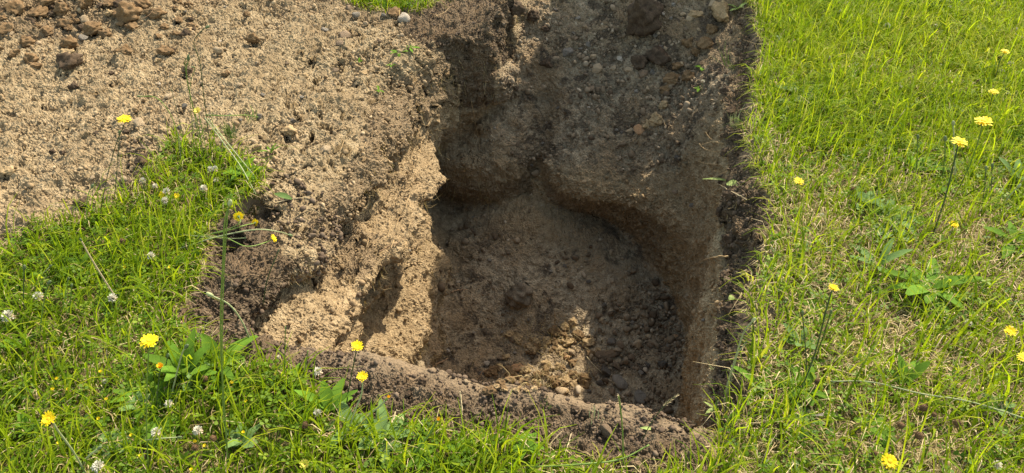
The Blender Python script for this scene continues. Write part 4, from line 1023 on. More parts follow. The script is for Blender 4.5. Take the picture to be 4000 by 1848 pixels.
stalk([(2436, 1835), (2432, 1690), (2424, 1600), (2416, 1548)], "upright grass stalk with a pale seed spike at the pit's near lip", r=.0011, tip="spike", tippx=70, cat="grass stalk", kind="grass_stalk", group="grass seed stalks")
stalk([(2505, 1725), (2545, 1650), (2600, 1580), (2640, 1548)], "thin reddish seed spike leaning right over the near lip's corner", r=.0007, tip="spike", tippx=85, cat="grass stalk", kind="grass_stalk", mat=M_STEMD, group="grass seed stalks")
stalk([(2060, 1825), (2250, 1815), (2420, 1795), (2536, 1738)], "long pale grass stalk lying to the right across the near lip", lie=[.03, .05, .05, .05], r=.0014, tip=None, cat="grass stalk", kind="grass_stalk", mat=M_STEM, group="grass seed stalks")
stalk([(1805, 1690), (1803, 1600), (1797, 1530)], "short dry upright straw stalk in the dark soil of the near lip", r=.0009, tip=None, cat="grass stalk", kind="grass_stalk", mat=M_SPIKE, group="grass seed stalks")
stalk([(1180, 1500), (1195, 1420), (1203, 1370)], "thin green grass stalk left of the yellow flower at the left wall", r=.0009, tip=None, cat="grass stalk", kind="grass_stalk", group="grass seed stalks")
stalk([(1110, 1480), (1113, 1380), (1115, 1275)], "straight green grass stalk before the foot of the left wall", r=.0009, tip=None, cat="grass stalk", kind="grass_stalk", group="grass seed stalks")
stalk([(1025, 1190), (1045, 1090), (1090, 975)], "green forked grass stalk leaning right on the dark soil bank", r=.0012, tip=None, cat="grass stalk", kind="grass_stalk", mat=M_STEMD, group="grass seed stalks")
stalk([(800, 450), (880, 452), (960, 450), (1010, 458)], "thin level green stem reaching right from the tall tuft stalks over sand", lie=[.10, .10, .08, .06], r=.0011, tip=None, mat=M_STEM)
stalk([(1000, 760), (940, 650), (860, 540), (800, 460)], "pale green stalk slanting down to the right over the tuft", lie=[.03, .06, .09, .12], r=.0014, tip=None, mat=M_STEMP)
stalk([(1005, 700), (930, 610), (850, 510), (812, 462)], "second pale slanting stalk close above another over the tuft", lie=[.03, .06, .09, .11], r=.0012, tip=None, mat=M_STEMP)

# ------------------------------------------------------------------ clover, trefoil, seed heads
for (u, v, w) in [(32, 1235, 56), (150, 1157, 42), (440, 1165, 42), (590, 1000, 36), (1242, 1452, 42), (1240, 1612, 34), (660, 1578, 38), (612, 1688, 46), (385, 1822, 56), (773, 1682, 44),
                  (558, 706, 28), (606, 727, 24), (650, 748, 32), (796, 735, 32), (822, 662, 30), (840, 660, 28), (645, 784, 34), (845, 705, 22), (410, 1490, 22), (300, 1770, 0), (3466, 102, 28), (3400, 50, 20),
                  (3288, 47, 22), (3655, 102, 22), (3968, 117, 24), (3515, 342, 24), (3306, 12, 18), (3948, 250, 26), (3780, 1262, 34), (3895, 1815, 40), (3240, 225, 18), (3085, 62, 18), (3310, 88, 18), (3915, 280, 22), (2745, 318, 18), (1090, 1395, 16), (3210, 840, 20), (3710, 28, 18)]:
    if not w: continue
    a, b = CLV[(u + v) % 3]
    top_on_stem("clover_flower", "clover", [("flower_head", a), ("withered_floret", b)], u, v, w, .045 if w > 26 else .03, ["white clover head"], "white clover in the turf")
for (cu, cv) in [(285, 715), (265, 768), (343, 768), (505, 680), (535, 818), (295, 1038), (250, 1010), (660, 1000), (980, 1030), (1030, 1052), (1235, 828), (1225, 985), (962, 1172), (705, 1105), (628, 155), (855, 155), (1165, 735), (495, 915)]:
    top_on_stem("trefoil_flower", "trefoil", [("flower_head", TREF)], cu * .7764, 924 + cv * .7764, 15, .032, ["tiny yellow trefoil head"], "tiny yellow trefoil heads")
for (u, v, w) in [(3608, 1592, 46), (3590, 1702, 44), (3415, 1770, 34), (3740, 1652, 42), (3520, 1662, 40), (3192, 1490, 32), (3216, 430, 24), (3284, 485, 24), (3362, 512, 24), (3552, 488, 26), (3822, 317, 22),
                  (3332, 740, 28), (3905, 225, 18), (800, 1478, 34), (478, 942, 30), (832, 1712, 36), (762, 1748, 34), (1190, 1660, 40), (568, 636, 30), (3780, 1760, 40), (3540, 70, 20), (1590, 1625, 24), (3160, 590, 20), (3650, 1620, 28)]:
    top_on_stem("seed_stalk", "seed head", [("seed_head", SEED[(u + v) % 2])], u, v, w, .04, ["brown seed head"], "brown seed heads in the turf", smat=M_STEMD)

# ------------------------------------------------------------------ broad leafed weeds and leaves
rosette(3130, 385, 9, 95, 34, M_LEAFG, "grey green leaf rosette near the top of the right turf", .35)
rosette(3225, 420, 6, 80, 20, M_LEAF, "dark narrow leafed weed just right of the grey green rosette", .5)
rosette(3480, 870, 12, 105, 36, M_LEAFG, "dusty grey leafed rosette in the thin turf at right", .45)
rosette(3570, 680, 6, 125, 34, M_LEAF, "dark weed with long pointed leaves below the two big flowers", .45, spread=(-.2, 2.4))
rosette(3620, 1150, 12, 165, 46, M_LEAF, "big broad leafed weed spreading in the right turf", .55)
rosette(3420, 1060, 6, 120, 32, M_LEAFG, "upright grey leafed weed left of the big broad leafed weed", .9)
rosette(3530, 1510, 5, 110, 42, M_LEAF, "dark oval leafed weed by the long pale lying stem", .7, spread=(.3, 2.8))
rosette(3130, 1540, 8, 95, 36, M_LEAF, "bushy green weed at the foot of the long leaning stem", .6)
rosette(2960, 1530, 5, 110, 32, M_LEAF, "long leafed green weed on the turf by the pit's right corner", .7)
rosette(3420, 1690, 7, 80, 40, M_LEAF, "round leafed weed above the yellow flower at the bottom right", .5)
rosette(3100, 1650, 7, 85, 40, M_LEAF, "low round leafed weed at the lower right of the pit", .4)
rosette(3950, 960, 8, 120, 40, M_LEAF, "broad leafed weed at the right edge", .6)
rosette(3960, 520, 7, 90, 36, M_LEAF, "light green weed behind the largest yellow flower", .5)
rosette(735, 1490, 9, 160, 46, M_LEAF, "tall plantain with broad upright leaves left of the soil bank", 1.0)
rosette(860, 1440, 6, 150, 44, M_LEAF, "plantain with pointed leaves at the edge of the dark soil bank", .8)
rosette(580, 1560, 10, 130, 46, M_LEAF, "wide leaf rosette below the withered orange flower", .4)
rosette(1290, 1620, 7, 130, 44, M_LEAF, "plantain leaning over the near lip beside the white clover", .7, spread=(.4, 3.6))
rosette(1500, 1730, 8, 130, 60, M_LEAFG, "pale lobed leaf rosette under the thick stemmed flowers", .5)
rosette(1370, 1690, 6, 100, 50, M_LEAFG, "pale toothed leaves at the foot of the bent stemmed flower", .6)
rosette(1650, 1800, 8, 70, 36, M_LEAF, "small leafed clump at the bottom of the near lip", .5)
rosette(2050, 1760, 8, 60, 34, M_LEAF, "small clump of round leaves on the near lip's turf edge", .5)
rosette(1800, 1770, 7, 60, 32, M_LEAF, "another clump of round leaves, beside the closing orange flower", .5)
rosette(950, 690, 7, 85, 34, M_LEAF, "broad leaved clump at the upper right edge of the grass tuft", .6)
rosette(330, 1060, 5, 80, 34, M_LEAF, "upright leaved weed in the middle of the left turf", .8)
rosette(640, 1690, 8, 80, 44, M_LEAF, "dark round leaved clump beside the largest white clover", .4)
rosette(450, 1750, 7, 80, 46, M_LEAFG, "grey green clump with a folded pale leaf at the lower left", .5)
rosette(1150, 1500, 6, 60, 26, M_LEAF, "small green clump between turf and dark soil, left of the clover", .6)
rosette(1600, 190, 5, 34, 14, M_LEAF, "green sprig lying on the sand's shoulder, uppermost of the little sprigs", .3, kind="green_sprig", cat="sprig", group="sprigs on the sand")
rosette(1560, 208, 5, 40, 14, M_LEAF, "longer green sprig on the sand's shoulder, close below another", .3, kind="green_sprig", cat="sprig", group="sprigs on the sand")
rosette(1481, 357, 4, 26, 12, M_LEAF, "small two leaved sprig low on the sand's shoulder", .5, kind="green_sprig", cat="sprig", group="sprigs on the sand")
rosette(1402, 245, 4, 22, 9, M_LEAF, "tiny thin sprig on the flat sand above the shoulder", .7, kind="green_sprig", cat="sprig", group="sprigs on the sand")
rosette(1530, 258, 4, 24, 10, M_LEAF, "tiny sprig below the longer sprig on the sand's shoulder", .5, kind="green_sprig", cat="sprig", group="sprigs on the sand")
rosette(1058, 600, 5, 40, 11, M_LEAF, "thin leaved sprig on the sand right of the tuft", .9, kind="green_sprig", cat="sprig", group="sprigs on the sand")
rosette(2745, 268, 4, 30, 18, M_LEAF, "bright two leaved sprig on the right rim's clods", .4, kind="green_sprig", cat="sprig", group="sprigs on the right rim")
rosette(2730, 350, 4, 22, 12, M_LEAF, "little dark leaved sprig below the bright one on the right rim", .4, kind="green_sprig", cat="sprig", group="sprigs on the right rim")
rosette(2880, 40, 5, 45, 16, M_LEAFP, "pale leaved sprig at the top of the right rim", .8, kind="green_sprig", cat="sprig", group="sprigs on the right rim")
rosette(2790, 1600, 5, 40, 14, M_LEAFP, "pale small leaved sprig at the pit's near right corner", .8, kind="green_sprig", cat="sprig", group="sprigs on the right rim")
lone_leaf(2868, 716, 62, 34, .1, M_LEAFP, "round yellow green leaf hanging at the right rim", .03)
lone_leaf(2858, 1162, 30, 24, .4, M_LEAFP, "small round green leaf on the dark right rim", .02)
lone_leaf(1105, 762, 80, 26, -.35, M_LEAFG, "long toothed grey green leaf at the top of the dark soil bank", .02)
lone_leaf(2810, 696, 130, 11, -.05, M_LEAFP, "narrow jagged leaf stretched left from the right rim over the pit", .05)
lone_leaf(2530, 1672, 56, 14, -.1, M_LEAFP, "narrow bright leaf lying on the near lip's soil", .008)
lone_leaf(3230, 1618, 95, 14, .05, M_STONE["grey"], "thin grey feather shaped dead leaf lying in the right turf", .03)
def tuft(u, v, n, lpx, label, lean=(0, 0), spread=.5, mat=None, lift=0):
    p, nn = hit(u, v); sc = depth(p) / FPX; rs = random.Random(int(u * 3 + v)); parts = []
    for k in range(n):
        a = rs.uniform(0, 6.28); q = rs.uniform(0, spread); d = Vector((math.cos(a) * q + lean[0], math.sin(a) * q + lean[1], 1)).normalized()
        b = Vector((rs.gauss(0, .008), rs.gauss(0, .008), -.003)); L = lpx * sc * rs.uniform(.5, 1.15)
        parts.append(strap(b, d, d.orthogonal() if abs(d.z) > .99 else d.cross(Vector((d.y, -d.x, 0))).normalized(), L, .0028, -rs.uniform(.1, .7), 4, .15, .2))
    V, F = merge(parts); o = meshobj("grass_tuft", V, F, mat or M_STEM); o.location = p; tag(o, label, "grass tuft", "single grass tufts"); return o
tuft(905, 545, 34, 80, "loose grass tuft growing alone on the sand above the turf tuft", spread=.9)
tuft(980, 470, 10, 70, "thin few bladed grass tuft on the sand beside the level stem", spread=.8, lean=(.6, 0))
tuft(2870, 270, 12, 150, "long bladed grass tuft drooping left into the pit from the upper right rim", lean=(-1.3, -.5), spread=.7)
tuft(2885, 500, 22, 95, "dry topped grass tuft overhanging the right rim above the twisted rootlets", lean=(-.6, -.2), spread=.9, mat=M_STEMP)
tuft(2790, 1440, 6, 80, "few bladed pale grass tuft leaning left at the right wall's near end", lean=(-.9, .2), spread=.3, mat=M_STEMP)
tuft(2310, 1650, 7, 70, "short yellow grass tuft growing on the smeared near lip", lean=(.2, 0), spread=.5, mat=M_STEMP)
tuft(2120, 1580, 12, 26, "tiny green grass tuft on the smeared near lip", spread=.9)
tuft(1440, 18, 24, 60, "grass tuft at the left end of the small turf strip", spread=.9)

# ------------------------------------------------------------------ stones
stone(1576, 81, 56, "pale", "pale pinkish angular stone on the sand beside the small turf strip", .8)
stone(1387, 64, 46, "grey", "grey half buried stone at the sand's far edge", .8)
stone(1345, 142, 56, "brown", "largest brown stone of a small group on the far sand", .9, long=1.15)
stone(1628, 20, 40, "brown", "round brown stone at the right end of the small turf strip", .9)
stone(2497, 1549, 62, "grey", "flat blue grey stone by the near lip's right end", .5, long=1.25, ang=.2)
stone(2423, 1495, 68, "grey", "longest flat grey stone above the blue grey one on the pit floor", .5, long=1.35, ang=.1)
stone(2376, 1386, 72, "brown", "long brick shaped brown stone lying slanted on the pit floor", .42, long=1.5, ang=-1.0)
stone(2023, 1436, 70, "rusty", "flat orange stone by the pit's near lip", .55, long=1.2, ang=-.1)
stone(2365, 1690, 54, "brown", "potato shaped brown stone in the dark soil of the near lip", .9, long=1.15, ang=1.2)
stone(1712, 735, 44, "dark", "dark stone sticking out of the hollow left wall", .9, sink=.75)
stone(545, 483, 70, "tan", "wide sandy stone half buried just right of the lone yellow flower", .5, sink=.45)
stone(858, 208, 44, "tan", "egg shaped tan stone on the sand with a dark shadow below", .9, long=1.2, ang=.8)
for (u, v, w, c) in [(1268, 118, 32, "grey"), (1310, 275, 30, "brown"), (1330, 175, 44, "brown"), (1362, 33, 34, "brown"), (668, 380, 44, "tan"), (722, 420, 30, "grey"), (718, 47, 30, "grey"), (858, 167, 22, "pale"),
                     (330, 151, 40, "grey"), (43, 136, 30, "tan"), (936, 338, 36, "tan"), (361, 699, 32, "tan"), (489, 703, 42, "tan"), (155, 175, 32, "tan"), (335, 82, 46, "tan"), (1143, 477, 36, "dark"), (1027, 371, 22, "grey"),
                     (1272, 594, 52, "tan"), (1570, 143, 28, "tan"), (1015, 462, 40, "dark"), (1481, 163, 22, "brown"), (1050, 586, 20, "grey"), (1430, 95, 24, "tan"), (560, 245, 20, "tan"), (790, 325, 22, "tan"), (1500, 62, 26, "grey"),
                     (1690, 232, 14, "pale"), (940, 470, 24, "grey"), (1222, 70, 24, "tan"), (880, 30, 20, "grey"), (700, 500, 22, "dark"), (1120, 250, 22, "brown"), (1180, 380, 20, "grey"), (620, 330, 18, "pale"), (1005, 250, 24, "tan"), (1450, 330, 16, "grey")]:
    stone(u, v, w, c, group="stones lying on the sand")
for (u, v, w, c) in [(2217, 206, 46, "grey"), (2338, 272, 52, "tan"), (2423, 233, 32, "pale"), (2691, 82, 46, "tan"), (2458, 276, 36, "tan"), (2509, 287, 50, "brown"), (2311, 345, 34, "brown"), (2532, 349, 26, "tan"), (2458, 512, 32, "tan"),
                     (2497, 508, 46, "rusty"), (2578, 186, 34, "dark"), (2322, 221, 34, "tan"), (2299, 175, 24, "grey"), (2256, 74, 26, "grey"), (2229, 101, 24, "brown"), (2074, 644, 24, "grey"), (2089, 675, 32, "tan"), (2648, 617, 38, "dark"),
                     (2637, 749, 24, "brown"), (2248, 245, 22, "tan"), (2266, 192, 20, "grey"), (2400, 268, 26, "tan"), (2590, 54, 22, "pale"), (2621, 74, 26, "grey"), (2668, 58, 24, "tan"), (2485, 357, 22, "grey"), (2664, 252, 30, "tan"),
                     (2085, 450, 14, "pale"), (2140, 480, 16, "grey"), (2240, 130, 20, "dark"), (2250, 150, 22, "brown"), (2610, 300, 24, "brown"), (2550, 280, 30, "grey"), (2360, 120, 16, "pale"), (2290, 290, 20, "brown"), (2190, 330, 16, "grey"),
                     (2520, 420, 22, "brown"), (2560, 440, 22, "tan"), (2430, 520, 20, "dark"), (2410, 510, 22, "grey"), (2560, 140, 26, "grey"), (2600, 190, 24, "tan"), (2730, 120, 26, "tan"), (2630, 20, 30, "grey"), (2780, 20, 40, "tan"),
                     (1932, 501, 18, "grey"), (1901, 637, 15, "pale"), (2000, 240, 16, "grey"), (2100, 200, 18, "brown"), (2170, 40, 22, "dark"), (2180, 420, 18, "grey"), (2300, 420, 16, "pale"), (2050, 380, 16, "brown"), (2120, 560, 16, "grey")]:
    stone(u, v, w, c, group="stones of the gravel slope")
for (u, v, w, c) in [(2384, 990, 34, "tan"), (2442, 1157, 32, "tan"), (2341, 1235, 28, "brown"), (2388, 1335, 44, "grey"), (2493, 1347, 48, "tan"), (2423, 1347, 44, "brown"), (2640, 1316, 26, "rusty"), (2365, 1452, 52, "dark"), (2590, 1425, 48, "dark"),
                     (2617, 1436, 28, "dark"), (2504, 1456, 24, "grey"), (2528, 1316, 28, "tan"), (2543, 1347, 32, "brown"), (2598, 1277, 24, "brown"), (2213, 1398, 30, "rusty"), (2233, 1378, 38, "tan"), (2310, 1398, 34, "tan"), (2563, 1230, 22, "brown"),
                     (2466, 1394, 36, "brown"), (2567, 1390, 32, "brown"), (2407, 1432, 42, "brown"), (2198, 1533, 62, "tan"), (1900, 1425, 30, "pale"), (1912, 1378, 30, "tan"), (1994, 1421, 22, "tan"), (1823, 1495, 32, "tan"), (1749, 1370, 18, "pale"),
                     (1912, 1017, 20, "grey"), (1811, 970, 22, "tan"), (1862, 1450, 30, "brown"), (1880, 1460, 26, "dark"), (2350, 1250, 24, "tan"), (2430, 1205, 22, "tan"), (2415, 1190, 24, "brown"), (2360, 1190, 20, "dark"), (2550, 1180, 26, "brown"),
                     (2580, 1200, 22, "dark"), (2400, 1300, 28, "brown"), (2450, 1300, 22, "tan"), (2340, 1290, 24, "brown"), (2510, 1270, 20, "grey"), (2630, 1200, 28, "tan"), (2620, 1380, 22, "brown"), (2530, 1430, 30, "dark"), (2480, 1440, 26, "brown"),
                     (2440, 1410, 26, "grey"), (2350, 1410, 24, "brown"), (2320, 1460, 26, "brown"), (2390, 1530, 34, "brown"), (2300, 1530, 28, "dark"), (2560, 1465, 18, "tan"), (2520, 1490, 22, "brown"), (2240, 1010, 20, "dark"), (2250, 1005, 18, "brown"),
                     (2210, 1040, 24, "dark"), (2430, 1010, 18, "tan"), (2520, 1040, 20, "tan"), (2560, 1110, 18, "brown"), (2300, 1100, 22, "dark"), (2150, 1060, 18, "grey"), (2060, 1250, 20, "dark"), (1960, 1300, 22, "grey"), (2000, 1330, 24, "brown"),
                     (1850, 1300, 16, "grey"), (1950, 1400, 22, "brown"), (2120, 1380, 22, "tan"), (2160, 1440, 22, "tan"), (2010, 1380, 20, "grey"), (2280, 1350, 28, "tan"), (2320, 1330, 30, "tan"), (2325, 1370, 24, "tan"), (2590, 1320, 26, "brown"),
                     (2500, 1220, 24, "brown"), (2470, 1260, 26, "grey"), (2610, 1350, 22, "grey"), (2640, 1260, 18, "brown"), (2340, 1500, 30, "dark"), (2420, 1540, 24, "grey")]:
    stone(u, v, w, c, group="stones on the pit floor")
# clods
clod(2497, 93, 150, "dark", "big dark soil block lying on the gravel slope", .95, kind="soil_block", sink=.2)
clod(2575, 235, 84, "dark", "dark round clod, right one of a pair on the gravel slope", .8)
clod(2497, 246, 64, "dark", "dark clod, left and smaller one of a pair on the gravel slope", .7)
clod(2028, 1147, 108, "grey", "big grey lump of earth on the pit floor's fill heap", .75)
clod(2815, 66, 92, "sandy", "large sandy lump in the sun at the top of the right rim", .75)
clod(272, 250, 96, "dark", "flat black clod on the left sand with a shadowed underside", .5)
clod(497, 70, 100, "brown", "largest brown rooty clod at the top of the left sand", .75)
for (u, v, w, c) in [(605, 62, 74, "brown"), (489, 208, 62, "brown"), (283, 182, 72, "brown"), (264, 212, 50, "sandy"), (560, 637, 52, "dark"), (497, 516, 30, "dark"), (388, 524, 38, "dark"), (326, 800, 60, "dark"), (116, 241, 58, "brown"),
                     (140, 266, 46, "brown"), (726, 140, 48, "dark"), (730, 284, 48, "dark"), (652, 210, 58, "brown"), (885, 295, 38, "brown"), (357, 124, 80, "brown"), (411, 140, 46, "brown"), (291, 341, 40, "dark"), (100, 178, 62, "brown"),
                     (699, 85, 34, "brown"), (617, 147, 32, "brown"), (202, 598, 28, "dark"), (31, 675, 44, "sandy"), (342, 20, 60, "brown"), (240, 40, 66, "brown"), (150, 60, 70, "brown"), (60, 40, 80, "brown"), (560, 20, 60, "brown"), (430, 20, 50, "brown"),
                     (60, 215, 44, "brown"), (180, 130, 48, "brown"), (260, 100, 54, "brown"), (1132, 520, 56, "sandy"), (994, 160, 60, "brown"), (690, 140, 36, "brown"), (620, 240, 30, "sandy"), (455, 400, 30, "sandy"), (1540, 60, 60, "brown"), (20, 120, 60, "brown"),
                     (700, 20, 44, "brown"), (190, 15, 64, "brown"), (515, 110, 46, "brown"), (640, 110, 36, "brown"), (1420, 290, 30, "sandy"), (1190, 300, 28, "sandy"), (960, 60, 30, "brown"), (440, 290, 26, "dark"), (245, 600, 24, "dark")]:
    clod(u, v, w, c, group="clods lying on the sand")
for (u, v, w, c) in [(2559, 466, 66, "sandy"), (2621, 314, 56, "brown"), (2140, 256, 52, "dark"), (2136, 116, 36, "dark"), (2600, 350, 40, "brown"), (2690, 170, 50, "brown"), (2720, 210, 40, "brown"), (2650, 260, 44, "brown"), (2530, 488, 40, "sandy"),
                     (2700, 300, 56, "brown"), (2760, 180, 60, "brown"), (2780, 120, 44, "brown"), (2590, 410, 40, "sandy"), (2720, 60, 50, "sandy"), (2010, 30, 60, "dark"), (2080, 60, 50, "dark")]:
    clod(u, v, w, c, group="clods on the gravel slope")
rq = random.Random(4); ROOTY = []
for i in range(46):
    a_ = rq.uniform(0, 1); ROOTY.append((2150 + rq.gauss(0, 85), 1345 + rq.gauss(0, 40), rq.uniform(16, 38), rq.choice(["sandy", "brown", "sandy"])))
for i in range(46):
    ROOTY.append((rq.uniform(1900, 2290), rq.uniform(1430, 1535), rq.uniform(18, 46), rq.choice(["brown", "brown", "sandy"])))
for (u, v, w, c) in ROOTY + [(2058, 1355, 36, "sandy"), (2171, 1297, 46, "brown"), (2178, 1498, 36, "brown"), (2093, 1514, 52, "brown"), (2256, 1312, 44, "brown"), (2040, 1502, 44, "brown"), (2140, 1340, 36, "sandy"), (2230, 1470, 42, "brown"), (2240, 1420, 36, "brown"),
                     (1960, 1500, 42, "brown"), (2130, 1450, 40, "brown"), (2190, 1370, 36, "sandy"), (2280, 1490, 56, "brown"), (2300, 1340, 46, "sandy"), (2000, 1470, 50, "brown"), (260, 1310, 40, "sandy"), (2220, 1340, 44, "sandy")]:
    clod(u, v, w, c, group="rooty clods at the foot of the fill heap")
rq = random.Random(12)
for i in range(40):
    clod(rq.uniform(0, 1) ** 1.3 * 760, abs(rq.gauss(0, 95)), rq.uniform(14, 38), rq.choice(["brown", "brown", "sandy", "dark"]), group="clods lying on the sand")
for (u, v, w) in [(2820, 820, 46), (2850, 760, 44), (2840, 600, 50), (2830, 1080, 46), (2850, 1210, 44), (2835, 1290, 48), (2845, 1000, 40), (2820, 1350, 40), (2855, 930, 46), (2820, 700, 40), (2860, 440, 48), (2840, 360, 44)]:
    clod(u, v, w, "dark", group="dark clods along the right rim")

for i in range(16):
    uu = rq.uniform(1150, 2750); vv = 1385 + (uu - 1100) * .155 + rq.uniform(10, 95)
    clod(uu, vv, rq.uniform(20, 52), "dark", group="dark clods on the near lip", sink=.45)
for (u, v, w, c) in [(2770, 1000, 26, "tan"), (2745, 1250, 20, "grey"), (2730, 1420, 24, "tan"), (2700, 800, 26, "grey"), (2300, 760, 26, "brown"), (2460, 800, 22, "tan"), (1830, 760, 24, "brown"), (1850, 850, 20, "grey"), (1790, 640, 22, "tan"),
                     (1500, 1050, 22, "tan"), (1400, 1150, 26, "brown"), (1600, 980, 20, "grey")]:
    stone(u, v, w, c, group="stones stuck in the pit wall", sink=.6)
rw_ = random.Random(21)
for i in range(20):
    uu, vv = (rw_.uniform(2980, 3960), rw_.uniform(40, 1800)) if i < 12 else (rw_.uniform(60, 1000), rw_.uniform(1230, 1800))
    rosette(uu, vv, rw_.choice([5, 6, 7, 8]), rw_.uniform(55, 95), rw_.uniform(24, 42), rw_.choice([M_LEAF, M_LEAF, M_LEAFG]), None, rw_.uniform(.4, .9), 40 + i)
# ------------------------------------------------------------------ roots and twigs
root([(2850, 1128), (2776, 1134), (2722, 1157), (2687, 1195)], [.01, .03, .03, .015], "long rusty root curving left from the right rim over the pit wall", .0026)
root([(2825, 560), (2790, 553), (2765, 558), (2734, 568)], [.005, .03, .05, .06], "pale twisted rootlet on the right rim, level and longest of its bunch", .0019)
root([(2820, 590), (2775, 590), (2745, 577), (2730, 560)], [.005, .03, .05, .06], "pale rootlet with an upturned tip below the longest one on the right rim", .0019)
root([(2822, 565), (2785, 548), (2765, 530), (2757, 515)], [.005, .03, .05, .06], "rootlet of the right rim bunch pointing up to the left", .0015)
root([(2800, 642), (2770, 640), (2745, 636), (2724, 625)], [.005, .03, .04, .05], "single pale root jutting left below the twisted bunch", .0017)
root([(2916, 905), (2870, 880), (2807, 846)], [.02, .035, .05], "pale straight twig slanting out of the right rim over dark soil", .0018, M_SPIKE, "twig", "twig")
root([(2860, 1390), (2840, 1393), (2800, 1390)], [.01, .02, .03], "short pale root end in the dark right rim", .0016)
root([(2925, 1408), (2945, 1395), (2965, 1385)], [.03, .035, .035], "thick pale straw bit lying on the turf of the right rim", .0030, M_SPIKE, "straw", "straw")
root([(1481, 984), (1520, 960), (1543, 955), (1578, 930)], .012, "brown root running up to the right on the left wall", .0020, M_ROOTD)
root([(1640, 1250), (1691, 1224), (1720, 1218), (1748, 1211)], [.008, .015, .03, .04], "brown forked root jutting right from the left wall's foot", .0022, M_ROOTD)
root([(1690, 1226), (1725, 1205), (1752, 1196)], [.015, .03, .04], "thin side branch above the forked root at the left wall's foot", .0013, M_ROOTD)
root([(1427, 1413), (1512, 1405), (1590, 1390), (1637, 1387)], .016, "long pinkish root lying across the left wall's foot", .0017)
root([(1300, 1385), (1340, 1370), (1372, 1402)], .016, "dark arched root at the near end of the left wall", .0017, M_ROOTD)
root([(1672, 1482), (1710, 1462), (1747, 1443)], .012, "stout twig lying at the left corner of the pit floor", .0036, M_TWIG, "twig", "twig")
root([(1862, 1530), (1885, 1495), (1924, 1479), (1960, 1470)], .02, "kinked brown root by the near lip in the pit", .0020, M_ROOTD)
root([(1765, 1140), (1795, 1132), (1823, 1131)], .010, "short dark twig lying on the fill heap's left side", .0032, M_TWIG, "twig", "twig")
root([(1842, 396), (1854, 466), (1870, 543), (1873, 585)], .03, "long hair thin root hanging in the dark hollow of the left wall", .0011)
root([(1699, 64), (1735, 48), (1761, 23)], .02, "root sticking up out of the fallen dark turf block", .0017)
root([(2291, 1392), (2320, 1425), (2353, 1458)], [.02, .03, .03], "thin pale stick lying slanted beside the brick shaped stone", .0016, M_SPIKE, "twig", "twig")
root([(2516, 1122), (2600, 1140), (2675, 1169)], .02, "thin dark root stretched level to the right wall above the floor stones", .0011, M_ROOTD)
root([(2560, 440), (2585, 460), (2600, 492)], .02, "bent root on the sandy clods of the gravel slope", .0018)
root([(2168, 1268), (2168, 1240), (2165, 1222)], [.03, .05, .07], "short root standing upright from the rooty clods", .0018)
root([(2060, 1420), (2120, 1460), (2180, 1480)], .03, "root lying between the orange stone and the rooty clods", .0018)
root([(1950, 1500), (1975, 1470), (1978, 1455)], .025, "small hooked root left of the orange stone", .0017)
root([(1030, 800), (1060, 790), (1068, 815), (1040, 812)], [.02, .03, .03, .03], "curled pale rootlet in the hollow above the soil bank", .0010)
root([(1080, 790), (1140, 776), (1200, 772)], .015, "straight pinkish straw at the top of the dark soil bank", .0014, M_SPIKE, "straw", "straw")
root([(1190, 805), (1240, 830), (1285, 868)], .012, "thin straw lying on the sand's shoulder right of the soil bank", .0010, M_SPIKE, "straw", "straw")
root([(540, 80), (580, 60), (600, 35)], .03, "thin root rising from the largest brown rooty clod", .0012, M_ROOTD)
root([(2200, 1795), (2218, 1740), (2232, 1695)], .01, "pale straw lying on the dark soil of the near lip", .0015, M_SPIKE, "straw", "straw")
root([(1530, 1660), (1545, 1610), (1560, 1605)], .02, "pale blade of straw among the leaves under the near lip", .0018, M_SPIKE, "straw", "straw")
root([(1800, 1540), (1806, 1610), (1802, 1670)], .01, "thin dry stem hanging on the near lip's soil", .0009, M_SPIKE, "straw", "straw")
rs_ = random.Random(9)
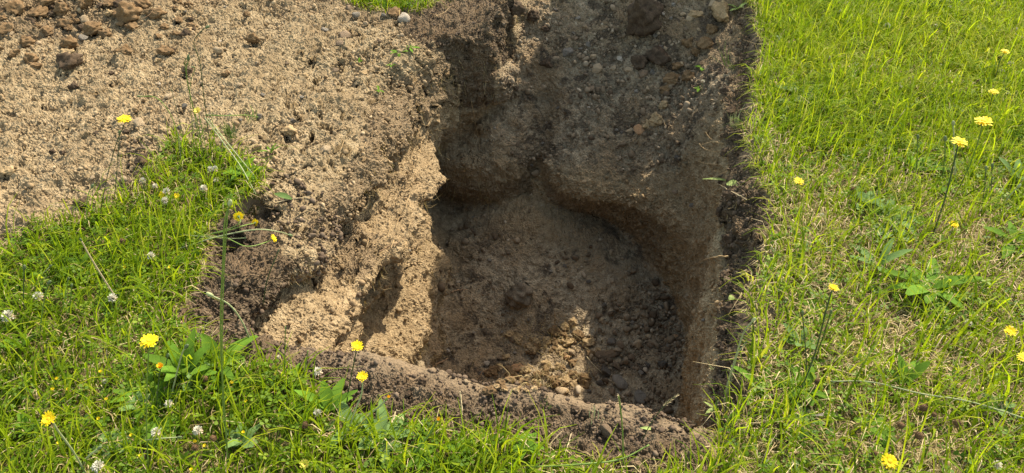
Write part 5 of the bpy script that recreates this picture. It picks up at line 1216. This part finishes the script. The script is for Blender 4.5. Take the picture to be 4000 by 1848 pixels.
for i in range(26):                                  # single root hairs on the left wall's overhangs
    v0 = rs_.uniform(430, 1150); u0 = 1690 - (v0 - 430) * .13 - abs(rs_.gauss(0, 120)); L = rs_.uniform(35, 95)
    root([(u0, v0), (u0 + rs_.uniform(-14, 16), v0 + L * .5), (u0 + rs_.uniform(-20, 26), v0 + L)], [.012, .02, .012], None, rs_.uniform(.0007, .0012), M_ROOT, group="root hairs hanging on the left wall")
for i in range(10):
    v0 = rs_.uniform(420, 1500); u0 = 2790 + rs_.uniform(-15, 25); L = rs_.uniform(25, 70)
    root([(u0 + 30, v0), (u0, v0 + L * .2), (u0 - L * .6, v0 + L * .6)], [.005, .02, .015], None, rs_.uniform(.0007, .0011), M_ROOT, group="root hairs along the right rim")
# the finest root fuzz: a mass
wsel = ((cls == 1) | (cls == 0) | (cls == 4)) * (fz < -.10) * (np.abs(fnz) < .75) * vis * (np.clip(.4 + 2 * fbm(ctr[:, 0] * 8, ctr[:, 1] * 8, ctr[:, 2] * 4, 81, 2), 0, 2)) * (fw < -.8) + .32 * (cls == 4) * vis * (fw > 0) * (fw < .16) * (fz < -.01)
fi = RNG.choice(len(TF), 2600, p=wsel / wsel.sum()); n = len(fi); pp = ctr[fi] + TN[TF[fi, 0]] * .004
nr = TN[TF[fi, 0]]; ln = -RNG.gamma(3, 1 / 3, n) * .026; L = np.abs(RNG.normal(.5, .35, n)); a = np.arctan2(-nr[:, 1], -nr[:, 0]) + RNG.normal(0, .8, n)
blades("root_fuzz", pp, np.stack([np.cos(a) * L, np.sin(a) * L], 1), ln, np.full(n, .0009), M_STRAW, RNG.random(n) * .6, 3, .5)
hp = [hit(rq.gauss(2150, 85), rq.choice([rq.gauss(1345, 45), rq.uniform(1430, 1530)])) for _ in range(420)]
pp = np.array([list(p_ + n_ * .012) for p_, n_ in hp]); n = len(pp); a = RNG.uniform(0, 6.28, n); L = np.abs(RNG.normal(1.2, .5, n))
blades("root_fuzz", pp, np.stack([np.cos(a) * L, np.sin(a) * L], 1), RNG.gamma(3, 1 / 3, n) * .03, np.full(n, .0012), M_STRAW, RNG.random(n) * .6, 3, .7)
settle_labels()
